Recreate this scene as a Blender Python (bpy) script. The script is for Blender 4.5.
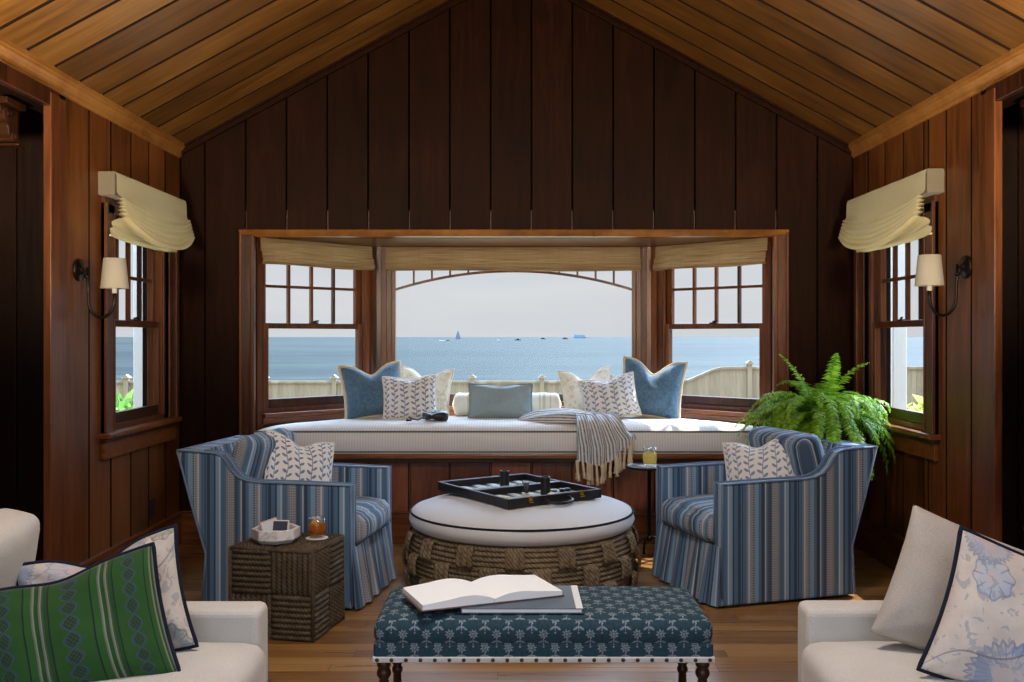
import bpy, bmesh, math, random
from mathutils import Vector, Matrix, noise
R = math.radians
PI = math.pi
sc = bpy.context.scene
for o in list(bpy.data.objects):
    bpy.data.objects.remove(o)
COL = sc.collection
random.seed(7)

# ------------------------------------------------------------------ camera, sky, sun, exposure
CH = 1.28                                  # camera height
cam_d = bpy.data.cameras.new('camera'); cam = bpy.data.objects.new('camera', cam_d); COL.objects.link(cam)
cam.location = (0, 0, CH); cam.rotation_euler = (PI / 2, 0, 0)
cam_d.sensor_width = 36; cam_d.lens = 955 / 1024 * 36
cam_d.shift_y = -4 / 1024
cam_d.clip_start = 0.05; cam_d.clip_end = 60000
sc.camera = cam
vs = sc.view_settings
sc.display_settings.display_device = 'sRGB'
vs.view_transform = 'Standard'; vs.look = 'None'; vs.gamma = 1; vs.use_curve_mapping = False
vs.exposure = 0.25
sc.cycles.use_denoising = True
sc.cycles.max_bounces = 10; sc.cycles.transparent_max_bounces = 16
sc.cycles.sample_clamp_indirect = 6.0


def lin(c):
    return tuple((x / 12.92 if x <= 0.04045 else ((x + 0.055) / 1.055) ** 2.4) for x in [v / 255 for v in c]) + (1,)


# node helper with arithmetic -----------------------------------------------------------------
class V:
    def __init__(s, nt, sock): s.nt, s.s = nt, sock
    def _m(s, op, b=None, c=None, rev=False):
        n = s.nt.nodes.new('ShaderNodeMath'); n.operation = op
        args = [s, b, c]
        if rev: args = [b, s, c]
        for i, a in enumerate(args):
            if a is None: continue
            if isinstance(a, V): s.nt.links.new(a.s, n.inputs[i])
            else: n.inputs[i].default_value = float(a)
        return V(s.nt, n.outputs[0])
    def __add__(s, b): return s._m('ADD', b)
    __radd__ = __add__
    def __sub__(s, b): return s._m('SUBTRACT', b)
    def __rsub__(s, b): return s._m('SUBTRACT', b, rev=True)
    def __mul__(s, b): return s._m('MULTIPLY', b)
    __rmul__ = __mul__
    def __truediv__(s, b): return s._m('DIVIDE', b)
    def __lt__(s, b): return s._m('LESS_THAN', b)
    def __gt__(s, b): return s._m('GREATER_THAN', b)
    def abs(s): return s._m('ABSOLUTE')
    def sin(s): return s._m('SINE')
    def cos(s): return s._m('COSINE')
    def frac(s): return s._m('FRACT')
    def floor(s): return s._m('FLOOR')
    def sqrt(s): return s._m('SQRT')
    def max(s, b): return s._m('MAXIMUM', b)
    def min(s, b): return s._m('MINIMUM', b)
    def pow(s, b): return s._m('POWER', b)
    def mod(s, b): return s._m('FLOORED_MODULO', b)
    def atan2(s, b): return s._m('ARCTAN2', b)


class MT:
    """a material under construction"""
    def __init__(s, name, rough=0.6, spec=0.4, metal=0.0):
        s.m = bpy.data.materials.new(name); s.m.use_nodes = True
        s.nt = s.m.node_tree; s.b = s.nt.nodes['Principled BSDF']
        s.b.inputs['Roughness'].default_value = rough
        s.b.inputs['Specular IOR Level'].default_value = spec
        s.b.inputs['Metallic'].default_value = metal
    def new(s, t): return s.nt.nodes.new(t)
    def link(s, a, b): s.nt.links.new(a.s if isinstance(a, V) else a, b)
    def coord(s, kind='Object'):
        return s.new('ShaderNodeTexCoord').outputs[kind]
    def xyz(s, sock):
        n = s.new('ShaderNodeSeparateXYZ'); s.link(sock, n.inputs[0])
        return [V(s.nt, n.outputs[i]) for i in range(3)]
    def uv(s): return s.xyz(s.coord('UV'))[:2]
    def mapping(s, sock, scale=(1, 1, 1), loc=(0, 0, 0)):
        n = s.new('ShaderNodeMapping'); n.inputs['Scale'].default_value = scale; n.inputs['Location'].default_value = loc
        s.link(sock, n.inputs['Vector']); return n.outputs[0]
    def noise(s, sock, scale=5, detail=3, rough=0.5, dist=0.0):
        n = s.new('ShaderNodeTexNoise'); n.inputs['Scale'].default_value = scale; n.inputs['Detail'].default_value = detail
        n.inputs['Roughness'].default_value = rough; n.inputs['Distortion'].default_value = dist
        if sock is not None: s.link(sock, n.inputs['Vector'])
        return V(s.nt, n.outputs['Fac'])
    def island(s):
        return V(s.nt, s.new('ShaderNodeNewGeometry').outputs['Random Per Island'])
    def ramp(s, fac, stops, interp='LINEAR'):
        n = s.new('ShaderNodeValToRGB'); cr = n.color_ramp; cr.interpolation = interp
        while len(cr.elements) > 1: cr.elements.remove(cr.elements[-1])
        cr.elements[0].position = stops[0][0]; cr.elements[0].color = lin(stops[0][1])
        for p, c in stops[1:]:
            e = cr.elements.new(p); e.color = lin(c)
        s.link(fac, n.inputs[0]); return n.outputs[0]
    def mix(s, fac, a, b, blend='MIX'):
        n = s.new('ShaderNodeMix'); n.data_type = 'RGBA'; n.blend_type = blend
        if isinstance(fac, V): s.link(fac, n.inputs[0])
        else: n.inputs[0].default_value = fac
        for x, i in ((a, 6), (b, 7)):
            if isinstance(x, tuple): n.inputs[i].default_value = lin(x)
            else: s.link(x, n.inputs[i])
        return n.outputs[2]
    def color(s, c):
        if isinstance(c, tuple): s.b.inputs['Base Color'].default_value = lin(c)
        else: s.link(c, s.b.inputs['Base Color'])
        return s
    def bump(s, h, strength=0.3, dist=0.01):
        n = s.new('ShaderNodeBump'); n.inputs['Strength'].default_value = strength; n.inputs['Distance'].default_value = dist
        s.link(h, n.inputs['Height']); s.link(n.outputs[0], s.b.inputs['Normal']); return s
    def sheen(s, w, r=0.4):
        s.b.inputs['Sheen Weight'].default_value = w; s.b.inputs['Sheen Roughness'].default_value = r; return s


# world: pale hazy seaside sky ---------------------------------------------------------------
w = bpy.data.worlds.new('sky'); sc.world = w; w.use_nodes = True
nt = w.node_tree; bg = nt.nodes['Background']
tc = nt.nodes.new('ShaderNodeTexCoord'); sp = nt.nodes.new('ShaderNodeSeparateXYZ'); nt.links.new(tc.outputs['Generated'], sp.inputs[0])
rp = nt.nodes.new('ShaderNodeValToRGB'); cr = rp.color_ramp
mr = nt.nodes.new('ShaderNodeMapRange'); mr.inputs[1].default_value = -0.05; mr.inputs[2].default_value = 0.6
nt.links.new(sp.outputs[2], mr.inputs[0]); nt.links.new(mr.outputs[0], rp.inputs[0])
cr.elements[0].position = 0.0; cr.elements[0].color = lin((168, 160, 148))
cr.elements[1].position = 0.075; cr.elements[1].color = lin((214, 219, 224))
for p, c in ((0.12, (218, 222, 226)), (0.22, (216, 222, 228)), (0.5, (205, 220, 235)), (1.0, (150, 185, 225))):
    e = cr.elements.new(p); e.color = lin(c)
mp = nt.nodes.new('ShaderNodeMapping'); mp.inputs['Scale'].default_value = (3, 3, 22); nt.links.new(tc.outputs['Generated'], mp.inputs[0])
nz = nt.nodes.new('ShaderNodeTexNoise'); nz.inputs['Scale'].default_value = 1.3; nz.inputs['Detail'].default_value = 5; nt.links.new(mp.outputs[0], nz.inputs['Vector'])
cl = nt.nodes.new('ShaderNodeMapRange'); cl.inputs[1].default_value = 0.45; cl.inputs[2].default_value = 0.75; cl.inputs[4].default_value = 0.55
nt.links.new(nz.outputs['Fac'], cl.inputs[0])
mx = nt.nodes.new('ShaderNodeMix'); mx.data_type = 'RGBA'; mx.inputs[7].default_value = lin((232, 234, 236))
nt.links.new(cl.outputs[0], mx.inputs[0]); nt.links.new(rp.outputs[0], mx.inputs[6])
nt.links.new(mx.outputs[2], bg.inputs[0])
# the sky brightens overhead and around the sun
SUN_AZ, SUN_EL = R(42), R(57)
sd = Vector((math.sin(SUN_AZ) * math.cos(SUN_EL), math.cos(SUN_AZ) * math.cos(SUN_EL), math.sin(SUN_EL)))
dn_ = nt.nodes.new('ShaderNodeVectorMath'); dn_.operation = 'DOT_PRODUCT'; nt.links.new(tc.outputs['Generated'], dn_.inputs[0]); dn_.inputs[1].default_value = sd
g1 = nt.nodes.new('ShaderNodeMapRange'); g1.interpolation_type = 'SMOOTHSTEP'; g1.inputs[1].default_value = 0.62; g1.inputs[2].default_value = 1.0; g1.inputs[3].default_value = 0; g1.inputs[4].default_value = 24.0
nt.links.new(dn_.outputs['Value'], g1.inputs[0])
g2 = nt.nodes.new('ShaderNodeMapRange'); g2.interpolation_type = 'SMOOTHSTEP'; g2.inputs[1].default_value = 0.22; g2.inputs[2].default_value = 0.75; g2.inputs[3].default_value = 0.78; g2.inputs[4].default_value = 7.0
nt.links.new(sp.outputs[2], g2.inputs[0])
ad_ = nt.nodes.new('ShaderNodeMath'); nt.links.new(g1.outputs[0], ad_.inputs[0]); nt.links.new(g2.outputs[0], ad_.inputs[1]); nt.links.new(ad_.outputs[0], bg.inputs[1])


def light(name, typ, energy, color, loc, to, size=None, sy=None, spread=None, angle=None):
    d = bpy.data.lights.new(name, typ); d.energy = energy; d.color = color
    o = bpy.data.objects.new(name, d); COL.objects.link(o); o.location = loc
    o.rotation_euler = (Vector(to) - Vector(loc)).to_track_quat('-Z', 'Y').to_euler()
    if size:
        d.size = size
        if sy: d.shape = 'RECTANGLE'; d.size_y = sy
    if spread: d.spread = spread
    if angle: d.angle = angle
    return o


light('sun', 'SUN', 9.0, (1, 0.93, 0.8), sd * 20, (0, 0, 0), angle=R(0.6))
# added fill light behind the viewer, standing for no known window
light('rear_fill', 'AREA', 22, (0.93, 0.97, 1.0), (0, -2.4, 1.5), (0, 3, 1.9), 3.4, 2.0)
# added overhead fill that brightens the tops of the seating, no lamp modelled
light('overhead_fill', 'AREA', 42, (1.0, 0.95, 0.88), (0.02, 2.5, 3.1), (0.02, 2.6, 0), 0.5)
# added unseen uplights near the sofas, warming the ceiling and upper walls
for lx in (-1.72, 1.77):
    l_ = light('uplight_fill', 'SPOT', 250, (1.0, 0.84, 0.6), (lx, 2.1, 1.48), (lx * 0.9, 2.5, 3.0))
    l_.data.spot_size = R(176); l_.data.spot_blend = 0.45; l_.data.shadow_soft_size = 0.12

# ------------------------------------------------------------------ helpers
def obj(name, bm, mat, parent=None, smooth=False, norm=False, **kw):
    if norm: bmesh.ops.recalc_face_normals(bm, faces=bm.faces[:])
    me = bpy.data.meshes.new(name); bm.to_mesh(me); bm.free()
    for m in (mat if isinstance(mat, (list, tuple)) else [mat]):
        me.materials.append(m.m if isinstance(m, MT) else m)
    if smooth:
        for p in me.polygons: p.use_smooth = True
    o = bpy.data.objects.new(name, me); COL.objects.link(o)
    if parent: o.parent = parent
    for k, v in kw.items(): o[k] = v
    return o


def tag(o, label, cat, group=None, kind=None):
    o['label'] = label; o['category'] = cat
    if group: o['group'] = group
    if kind: o['kind'] = kind
    return o


def thing(name, label, cat, loc=(0, 0, 0), rot=0, group=None, kind=None):
    o = bpy.data.objects.new(name, None); COL.objects.link(o); o.empty_display_size = 0.1
    o.location = loc
    o.rotation_euler = rot if isinstance(rot, (tuple, list)) else (0, 0, rot)
    return tag(o, label, cat, group, kind)


def struct(name, bm, mat, label, cat, **k):
    return tag(obj(name, bm, mat, **k), label, cat, kind='structure')


def BM(): return bmesh.new()


def box(bm, x0, x1, y0, y1, z0, z1, bev=0.0, seg=2, M=None):
    vs_ = [bm.verts.new(p) for p in ((x0, y0, z0), (x1, y0, z0), (x1, y1, z0), (x0, y1, z0), (x0, y0, z1), (x1, y0, z1), (x1, y1, z1), (x0, y1, z1))]
    fs = [bm.faces.new([vs_[i] for i in f]) for f in ((3, 2, 1, 0), (4, 5, 6, 7), (0, 1, 5, 4), (1, 2, 6, 5), (2, 3, 7, 6), (3, 0, 4, 7))]
    out = vs_
    if bev > 0:
        es = list({e for f in fs for e in f.edges})
        r = bmesh.ops.bevel(bm, geom=es, offset=bev, segments=seg, profile=0.5, affect='EDGES')
        out = list({v for f in r['faces'] for v in f.verts} | {v for v in vs_ if v.is_valid})
    if M is not None: bmesh.ops.transform(bm, matrix=M, verts=[v for v in out if v.is_valid])
    return out


def prism(bm, pts, a, b, plane='xz', bev=0.0, seg=2):
    """extrude the outline pts along the axis missing from plane, from a to b"""
    def P(p, t):
        return {'xz': (p[0], t, p[1]), 'yz': (t, p[0], p[1]), 'xy': (p[0], p[1], t)}[plane]
    A = [bm.verts.new(P(p, a)) for p in pts]; B = [bm.verts.new(P(p, b)) for p in pts]
    n = len(pts); fs = []
    caps = [bm.faces.new(A), bm.faces.new(B[::-1])]
    for i in range(n):
        fs.append(bm.faces.new((A[i], B[i], B[(i + 1) % n], A[(i + 1) % n])))
    bmesh.ops.recalc_face_normals(bm, faces=caps + fs)
    if bev > 0:
        es = list({e for f in caps for e in f.edges})
        bmesh.ops.bevel(bm, geom=es, offset=bev, segments=seg, profile=0.5, affect='EDGES', clamp_overlap=True)


def frame_axes(pts, closed):
    n = len(pts); T = []
    for i in range(n):
        if closed: t = pts[(i + 1) % n] - pts[i - 1]
        else: t = pts[min(i + 1, n - 1)] - pts[max(i - 1, 0)]
        T.append(t.normalized() if t.length > 1e-9 else Vector((0, 0, 1)))
    a = Vector((0, 0, 1)) if abs(T[0].z) < 0.9 else Vector((1, 0, 0))
    u = T[0].cross(a).normalized(); out = []
    for t in T:
        u = (u - t * u.dot(t))
        u = u.normalized() if u.length > 1e-6 else t.orthogonal().normalized()
        out.append((u, t.cross(u)))
    return out


def tube(bm, pts, r, seg=8, closed=False, uvl=None, flat=1.0):
    pts = [Vector(p) for p in pts]; n = len(pts)
    rs = r if isinstance(r, (list, tuple)) else [r] * n
    ax = frame_axes(pts, closed); rings = []
    for p, (u, v), rr in zip(pts, ax, rs):
        rings.append([bm.verts.new(p + (u * math.cos(2 * PI * k / seg) + v * math.sin(2 * PI * k / seg) * flat) * rr) for k in range(seg)])
    m = n if closed else n - 1
    for i in range(m):
        A, B = rings[i], rings[(i + 1) % n]
        for k in range(seg):
            bm.faces.new((A[k], A[(k + 1) % seg], B[(k + 1) % seg], B[k]))
    if not closed:
        bm.faces.new(rings[0][::-1]); bm.faces.new(rings[-1])


def lathe(bm, prof, seg=32, c=(0, 0, 0), cap=True):
    rings = []
    for r, z in prof:
        rings.append([bm.verts.new((c[0] + r * math.cos(2 * PI * k / seg), c[1] + r * math.sin(2 * PI * k / seg), c[2] + z)) for k in range(seg)])
    for A, B in zip(rings, rings[1:]):
        for k in range(seg):
            bm.faces.new((A[k], A[(k + 1) % seg], B[(k + 1) % seg], B[k]))
    if cap:
        bm.faces.new(rings[0][::-1]); bm.faces.new(rings[-1])


def grid(bm, nu, nv, f, uvf=None, uvl=None):
    vs_ = [[bm.verts.new(f(i / nu, j / nv)) for j in range(nv + 1)] for i in range(nu + 1)]
    for i in range(nu):
        for j in range(nv):
            fc = bm.faces.new((vs_[i][j], vs_[i + 1][j], vs_[i + 1][j + 1], vs_[i][j + 1]))
            if uvl is not None:
                for lp, (a, b) in zip(fc.loops, ((i, j), (i + 1, j), (i + 1, j + 1), (i, j + 1))):
                    lp[uvl].uv = uvf(a / nu, b / nv)
    return vs_


def softbox(bm, cx, cy, cz, hx, hy, hz, r, n=10, crown=0.0, front=0.0, wob=0.0, seed=0):
    """rounded cushion: half sizes hx hy hz"""
    geom = bmesh.ops.create_cube(bm, size=2.0)['verts']
    es = list({e for v in geom for e in v.link_edges})
    bmesh.ops.subdivide_edges(bm, edges=es, cuts=n, use_grid_fill=True)
    H = Vector((hx, hy, hz)); r = min(r, hx, hy, hz)
    for v in bm.verts:
        if v in DONE.get(id(bm), ()): continue
        u = v.co.copy()
        # crowd the grid lines toward the edges
        q = Vector([math.copysign(1 - (1 - abs(c)) ** 1.5, c) for c in u])
        p = Vector([q[i] * H[i] for i in range(3)])
        inn = Vector([max(-(H[i] - r), min(H[i] - r, p[i])) for i in range(3)])
        d = p - inn
        if d.length > 1e-9: p = inn + d.normalized() * r
        f = max(0, 1 - q.x ** 2) * max(0, 1 - q.y ** 2)
        p.z += crown * (f ** 0.6) * (1 if u.z > 0 else -0.3) * abs(q.z)
        p.x += front * max(0, 1 - q.y ** 2) * max(0, q.x) * (1 - q.z ** 2)
        if wob:
            nn = noise.noise(p * 9 + Vector((seed, 0, 0))) + 0.5 * noise.noise(p * 22 + Vector((seed, 3, 0)))
            p += Vector((0.4, 0.4, 1)) * nn * wob
        v.co = p + Vector((cx, cy, cz))
    DONE.setdefault(id(bm), set()).update(bm.verts)


DONE = {}


def uv_by_normal(bm, ov=None):
    """stripes run down vertical faces and front to back over level ones; u is measured across"""
    uvl = bm.loops.layers.uv.verify(); bm.normal_update()
    for f in bm.faces:
        n = f.normal
        for lp in f.loops:
            c = lp.vert.co
            if abs(n.z) > 0.75 or abs(n.x) >= abs(n.y): lp[uvl].uv = (c.y, c.z + c.x)
            else: lp[uvl].uv = (c.x, c.z)


# ------------------------------------------------------------------ materials
def wood(name, dark, mid, light_, sc_, rough=0.38, spec=0.35, var=0.5, nk=3.0):
    m = MT(name, rough, spec)
    co = m.coord('Object'); isl = m.island()
    cmb = m.new('ShaderNodeCombineXYZ')
    for i in range(3): m.link(isl * (17.0 + i * 9), cmb.inputs[i])
    add = m.new('ShaderNodeVectorMath'); add.operation = 'ADD'; m.link(m.mapping(co, sc_), add.inputs[0]); m.link(cmb.outputs[0], add.inputs[1])
    g = m.noise(add.outputs[0], nk, 5, 0.6, 0.6)
    add2 = m.new('ShaderNodeVectorMath'); add2.operation = 'ADD'; m.link(co, add2.inputs[0]); m.link(cmb.outputs[0], add2.inputs[1])
    big = m.noise(add2.outputs[0], 1.8, 2)
    f = g * 0.75 + (isl - 0.5) * var + (big - 0.5) * 0.5 + 0.12
    c = m.ramp(f, [(0.22, dark), (0.5, mid), (0.8, light_)])
    m.color(c); m.bump(g, 0.12, 0.003)
    m.link(g * 0.15 + (rough - 0.07), m.b.inputs['Roughness'])
    return m


WD, WM, WL = (50, 26, 10), (102, 56, 22), (138, 80, 34)
wood_v = wood('stained_boards_vertical', WD, WM, WL, (11, 11, 0.9), var=0.2)
wood_shaded = wood('shaded_recess_boards', (22, 12, 8), (34, 18, 10), (46, 26, 14), (11, 11, 0.9), var=0.2)  # shade of the unlit recesses put into the board colour
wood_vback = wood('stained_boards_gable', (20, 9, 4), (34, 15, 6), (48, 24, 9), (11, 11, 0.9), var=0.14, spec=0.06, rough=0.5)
wood_slope = wood('ceiling_boards', (66, 40, 15), (109, 70, 27), (148, 104, 47), (0.9, 11, 0.9), rough=0.34, var=0.22)
wood_x = wood('stained_trim_across', WD, (84, 44, 20), WL, (0.9, 14, 14), rough=0.3)
wood_y = wood('stained_trim_along', WD, (84, 44, 20), WL, (14, 0.9, 14), rough=0.3)
wood_z = wood('stained_trim_upright', (44, 22, 11), (86, 46, 24), (116, 68, 36), (14, 14, 0.9), rough=0.3)
wood_crown = wood('crown_wood', (84, 48, 20), (126, 78, 34), (160, 110, 54), (3, 3, 3), rough=0.3)
wood_seat = wood('seat_panel_wood', (92, 50, 28), (130, 76, 46), (156, 96, 60), (11, 11, 0.9), rough=0.33)
leg_wood = wood('dark_leg_wood', (30, 16, 9), (46, 25, 14), (64, 36, 20), (9, 9, 1), rough=0.3)
gap_shade = MT('painted_groove_shade', 0.8, 0.1).color((34, 19, 10))  # gap shade painted dark onto board edges and backing


def floor_mat():
    m = MT('oak_floor', 0.3, 0.4)
    co = m.coord('Object'); x, y, z = m.xyz(co)
    row = (y / 0.083).floor()
    off = (row * 12.9898).sin() * 43758.5
    off = off.frac()
    xx = (x / 1.5 + off * 7.0); cell = xx.floor()
    rnd = ((cell * 78.233 + row * 37.719).sin() * 43758.5).frac()
    cmb = m.new('ShaderNodeCombineXYZ'); m.link(x * 1.3 + rnd * 30.0, cmb.inputs[0]); m.link(y * 30.0, cmb.inputs[1])
    g = m.noise(cmb.outputs[0], 1.6, 4, 0.6, 0.5)
    c = m.ramp(g * 0.6 + rnd * 0.42, [(0.2, (100, 68, 34)), (0.5, (138, 98, 52)), (0.85, (172, 130, 76))])
    fy = (y / 0.083).frac(); seam = (fy < 0.035).max((xx.frac() < 0.0025))
    m.color(m.mix(seam * 0.75, c, (52, 28, 14)))
    m.bump(1.0 - seam, 0.3, 0.002)
    m.link(g * 0.2 + 0.2, m.b.inputs['Roughness'])
    return m


oak = floor_mat()


def fabric(name, c1, c2=None, scale=400, rough=0.9, bs=0.25, sheen=0.15, blotch=0.0):
    m = MT(name, rough, 0.2); co = m.coord('Object')
    n = m.noise(co, scale, 2)
    if c2 is None: c2 = tuple(max(0, int(v * 0.86)) for v in c1)
    b = m.noise(co, 7, 3)
    m.color(m.ramp(n * 0.7 + b * (0.3 + blotch) - blotch * 0.5 + 0.0, [(0.35, c2), (0.65, c1)]))
    m.bump(n, bs, 0.002); m.sheen(sheen)
    return m


linen_sofa = fabric('sofa_linen', (206, 202, 196), (182, 178, 172))
linen_pillow = fabric('greige_linen', (184, 176, 168), (162, 154, 147))
cream_shade = fabric('cream_linen_shade', (250, 240, 202), (238, 224, 178), scale=250)
cream_fab = fabric('cream_fabric', (238, 232, 214), (220, 212, 190))
fringe_cream = fabric('cream_fringe', (222, 208, 178), (192, 176, 142), scale=300)
velvet = fabric('blue_velvet', (98, 128, 152), (70, 100, 126), scale=60, sheen=0.6, bs=0.1)
grey_blue = fabric('grey_blue_fabric', (160, 178, 182), (138, 158, 164), scale=200, sheen=0.3)
navy_trim = fabric('navy_piping', (28, 32, 48), (20, 24, 38), sheen=0.0)
dkblue_trim = fabric('blue_piping', (120, 140, 165), (96, 116, 144))
rope_tassel = fabric('tassel_cotton', (230, 212, 182), (206, 184, 150), scale=300)
white_lampshade = fabric('lamp_shade_linen', (214, 206, 190), (196, 188, 172), scale=300)
bronze = MT('dark_bronze', 0.35, 0.5, 0.8).color((38, 32, 30))
black_leather = MT('black_leather', 0.42, 0.5).color((22, 21, 24))
brass = MT('brass', 0.25, 0.5, 1.0).color((222, 170, 70))
white_paint = MT('white_trim_paint', 0.5, 0.4).color((236, 232, 222))
plastic_black = MT('black_plastic', 0.35, 0.5).color((24, 24, 26))
paper = MT('book_paper', 0.85, 0.2).color((236, 240, 244))
hullw = MT('white_hull', 0.5, 0.3).color((225, 228, 230))
hulld = MT('dark_hull', 0.6, 0.3).color((52, 62, 78))
sailm = MT('grey_sail', 0.8, 0.2).color((110, 122, 142))
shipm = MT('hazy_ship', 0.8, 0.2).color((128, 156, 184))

def facing(m, lo, hi):
    lw = m.new('ShaderNodeLayerWeight'); f = V(m.nt, lw.outputs['Facing']).pow(4.0) * (hi - lo) + lo
    return f.s.node


glass = MT('window_glass'); g_nt = glass.nt
_tr = glass.new('ShaderNodeBsdfTransparent'); _gl = glass.new('ShaderNodeBsdfGlossy'); _gl.inputs['Roughness'].default_value = 0.0
_fr = facing(glass, 0.008, 0.4); _mx = glass.new('ShaderNodeMixShader')
g_nt.links.new(_fr.outputs[0], _mx.inputs[0]); g_nt.links.new(_tr.outputs[0], _mx.inputs[1]); g_nt.links.new(_gl.outputs[0], _mx.inputs[2])
g_nt.links.new(_mx.outputs[0], g_nt.nodes['Material Output'].inputs['Surface'])


def clear_liquid(name, col, trans=0.75):
    m = MT(name, 0.15, 0.3); m.color(col); m.b.inputs['Transmission Weight'].default_value = trans; m.b.inputs['IOR'].default_value = 1.33
    return m


tea = clear_liquid('iced_tea', (206, 128, 40), 0.0)
lemon = clear_liquid('lemonade', (250, 222, 140), 0.0)
add_translucent_later = [(tea, (240, 160, 50), 0.5), (lemon, (255, 236, 160), 0.7)]
tumbler = MT('tumbler_glass'); _n = tumbler.nt
_t2 = tumbler.new('ShaderNodeBsdfTransparent'); _t2.inputs[0].default_value = (0.95, 0.96, 0.96, 1); _g2 = tumbler.new('ShaderNodeBsdfGlossy'); _g2.inputs['Roughness'].default_value = 0.03
_f2 = facing(tumbler, 0.05, 0.7); _m2 = tumbler.new('ShaderNodeMixShader')
_n.links.new(_f2.outputs[0], _m2.inputs[0]); _n.links.new(_t2.outputs[0], _m2.inputs[1]); _n.links.new(_g2.outputs[0], _m2.inputs[2])
_n.links.new(_m2.outputs[0], _n.nodes['Material Output'].inputs['Surface'])
ice_m = MT('ice', 0.15, 0.5).color((236, 240, 242)); ice_m.b.inputs['Transmission Weight'].default_value = 0.5


def stripe_mat():
    m = MT('blue_stripe_upholstery', 0.85, 0.2)
    u, v = m.uv()
    navy, blue, sky, grey, tan, pale, slate = (40, 58, 82), (78, 114, 146), (132, 164, 190), (134, 140, 150), (146, 132, 118), (196, 204, 212), (62, 82, 102)
    seq = [(navy, 14), (blue, 20), (navy, 8), (sky, 18), (pale, 6), (sky, 4), (blue, 24), (tan, 4), (grey, 16), (tan, 3), (grey, 14), (tan, 4), (slate, 20), (blue, 12), (pale, 5), (tan, 4), (navy, 16), (blue, 16), (sky, 22), (slate, 8), (grey, 18), (pale, 8), (grey, 10), (blue, 18), (navy, 5), (blue, 8)]
    tot = sum(b for _, b in seq); x = 0; st = []
    for c, b in seq: st.append((x / tot, c)); x += b
    per = tot / 1000.0
    t = (u / per + 10.13).frac()
    c = m.ramp(t, st, 'CONSTANT')
    # small woven ticks inside the grey bands
    tick = ((v / 0.012).frac() > 0.5) * ((u / 0.009).frac() > 0.5)
    band = ((t > 0.335) * (t < 0.45)).max((t > 0.75) * (t < 0.86))
    c = m.mix(tick * band * 0.55, c, (216, 214, 212))
    n = m.noise(m.coord('UV'), 500, 2)
    c = m.mix(n * 0.3, c, (120, 130, 145))
    m.color(c); m.bump(n, 0.2, 0.002); m.sheen(0.15)
    return m


stripe = stripe_mat()


def vine_mat(name, leafc, base=(236, 234, 230)):
    m = MT(name, 0.9, 0.2); u, v = m.uv()
    s, p = 0.058, 0.034
    cu = (u / s + 20.0); ix = cu.floor(); x = (cu.frac() - 0.5) * s
    vv = v + (ix * 0.37) * p
    wob = (v * 40.0 + ix * 2.0).sin() * 0.0025
    x = x + wob
    stem = x.abs() < 0.0019
    def leaf(sx, ph):
        yy = ((vv / p + ph + 20.0).frac() - 0.5) * p
        a = R(52) * sx
        lx = (x - 0.0125 * sx); ly = yy
        pr = lx * math.cos(PI / 2 - a) + ly * math.sin(PI / 2 - a)
        qr = ly * math.cos(PI / 2 - a) - lx * math.sin(PI / 2 - a)
        return ((pr / 0.0125).pow(2.0) + (qr / 0.0058).pow(2.0)) < 1.0
    f = stem.max(leaf(1, 0.0)).max(leaf(-1, 0.5))
    n = m.noise(m.coord('UV'), 60, 2)
    n2 = m.noise(m.coord('UV'), 500, 2)
    m.color(m.mix(f * (n * 0.5 + 0.6).min(1.0), base, leafc)); m.bump(n2, 0.15, 0.002); m.sheen(0.1)
    return m


vine = vine_mat('vine_print_linen', (76, 100, 146))
vine_soft = vine_mat('vine_print_linen_blue', (108, 130, 166))


def cream_motif():
    m = MT('cream_faint_print', 0.9, 0.2)
    n = m.noise(m.coord('UV'), 22, 3, 0.55, 1.2)
    n2 = m.noise(m.coord('UV'), 500, 2)
    m.color(m.ramp(n, [(0.40, (242, 237, 222)), (0.56, (240, 234, 216)), (0.60, (206, 206, 186)), (0.66, (226, 216, 190))])); m.bump(n2, 0.15, 0.002)
    return m


cream_print = cream_motif()


def bolster_mat():
    m = MT('striped_bolster_cloth', 0.9, 0.2); u, v = m.uv()
    t = (u / 0.16).frac()
    m.color(m.ramp(t, [(0.0, (240, 236, 220)), (0.35, (226, 208, 140)), (0.42, (240, 236, 220)), (0.5, (206, 206, 190)), (0.62, (240, 236, 220)), (0.8, (224, 206, 150)), (0.86, (242, 238, 226))], 'CONSTANT'))
    return m


def green_mat():
    m = MT('green_stripe_cloth', 0.85, 0.25); u, v = m.uv()
    per = 0.125
    t = (u / per + 10.32).frac()
    x = (t - 0.5) * per
    base = m.ramp(t, [(0.0, (32, 68, 26)), (0.045, (28, 60, 26)), (0.06, (88, 100, 88)), (0.085, (120, 122, 106)), (0.105, (56, 74, 54)), (0.13, (32, 66, 26)), (0.19, (14, 30, 44)), (0.21, (36, 74, 28)), (0.82, (14, 30, 44)), (0.84, (38, 78, 30)), (0.95, (88, 100, 88)), (0.975, (120, 122, 106))], 'CONSTANT')
    # twisted chain of paisley links in the middle of each repeat
    A = 0.015
    s1 = (x - (v * 95.0).sin() * A).abs() < 0.0028
    s2 = (x + (v * 95.0).sin() * A).abs() < 0.0028
    body = x.abs() < ((v * 95.0).sin().abs() * A)
    dots = ((u * 700.0).sin() * (v * 700.0).sin()) > 0.1
    c = m.mix(body * 0.75, base, (28, 44, 36))
    c = m.mix(body * dots * 0.5, c, (60, 80, 66))
    c = m.mix(s1.max(s2) * 0.8, c, (54, 70, 86))
    n2 = m.noise(m.coord('UV'), 500, 2)
    m.color(c); m.bump(n2, 0.2, 0.002); m.sheen(0.25)
    return m


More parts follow.
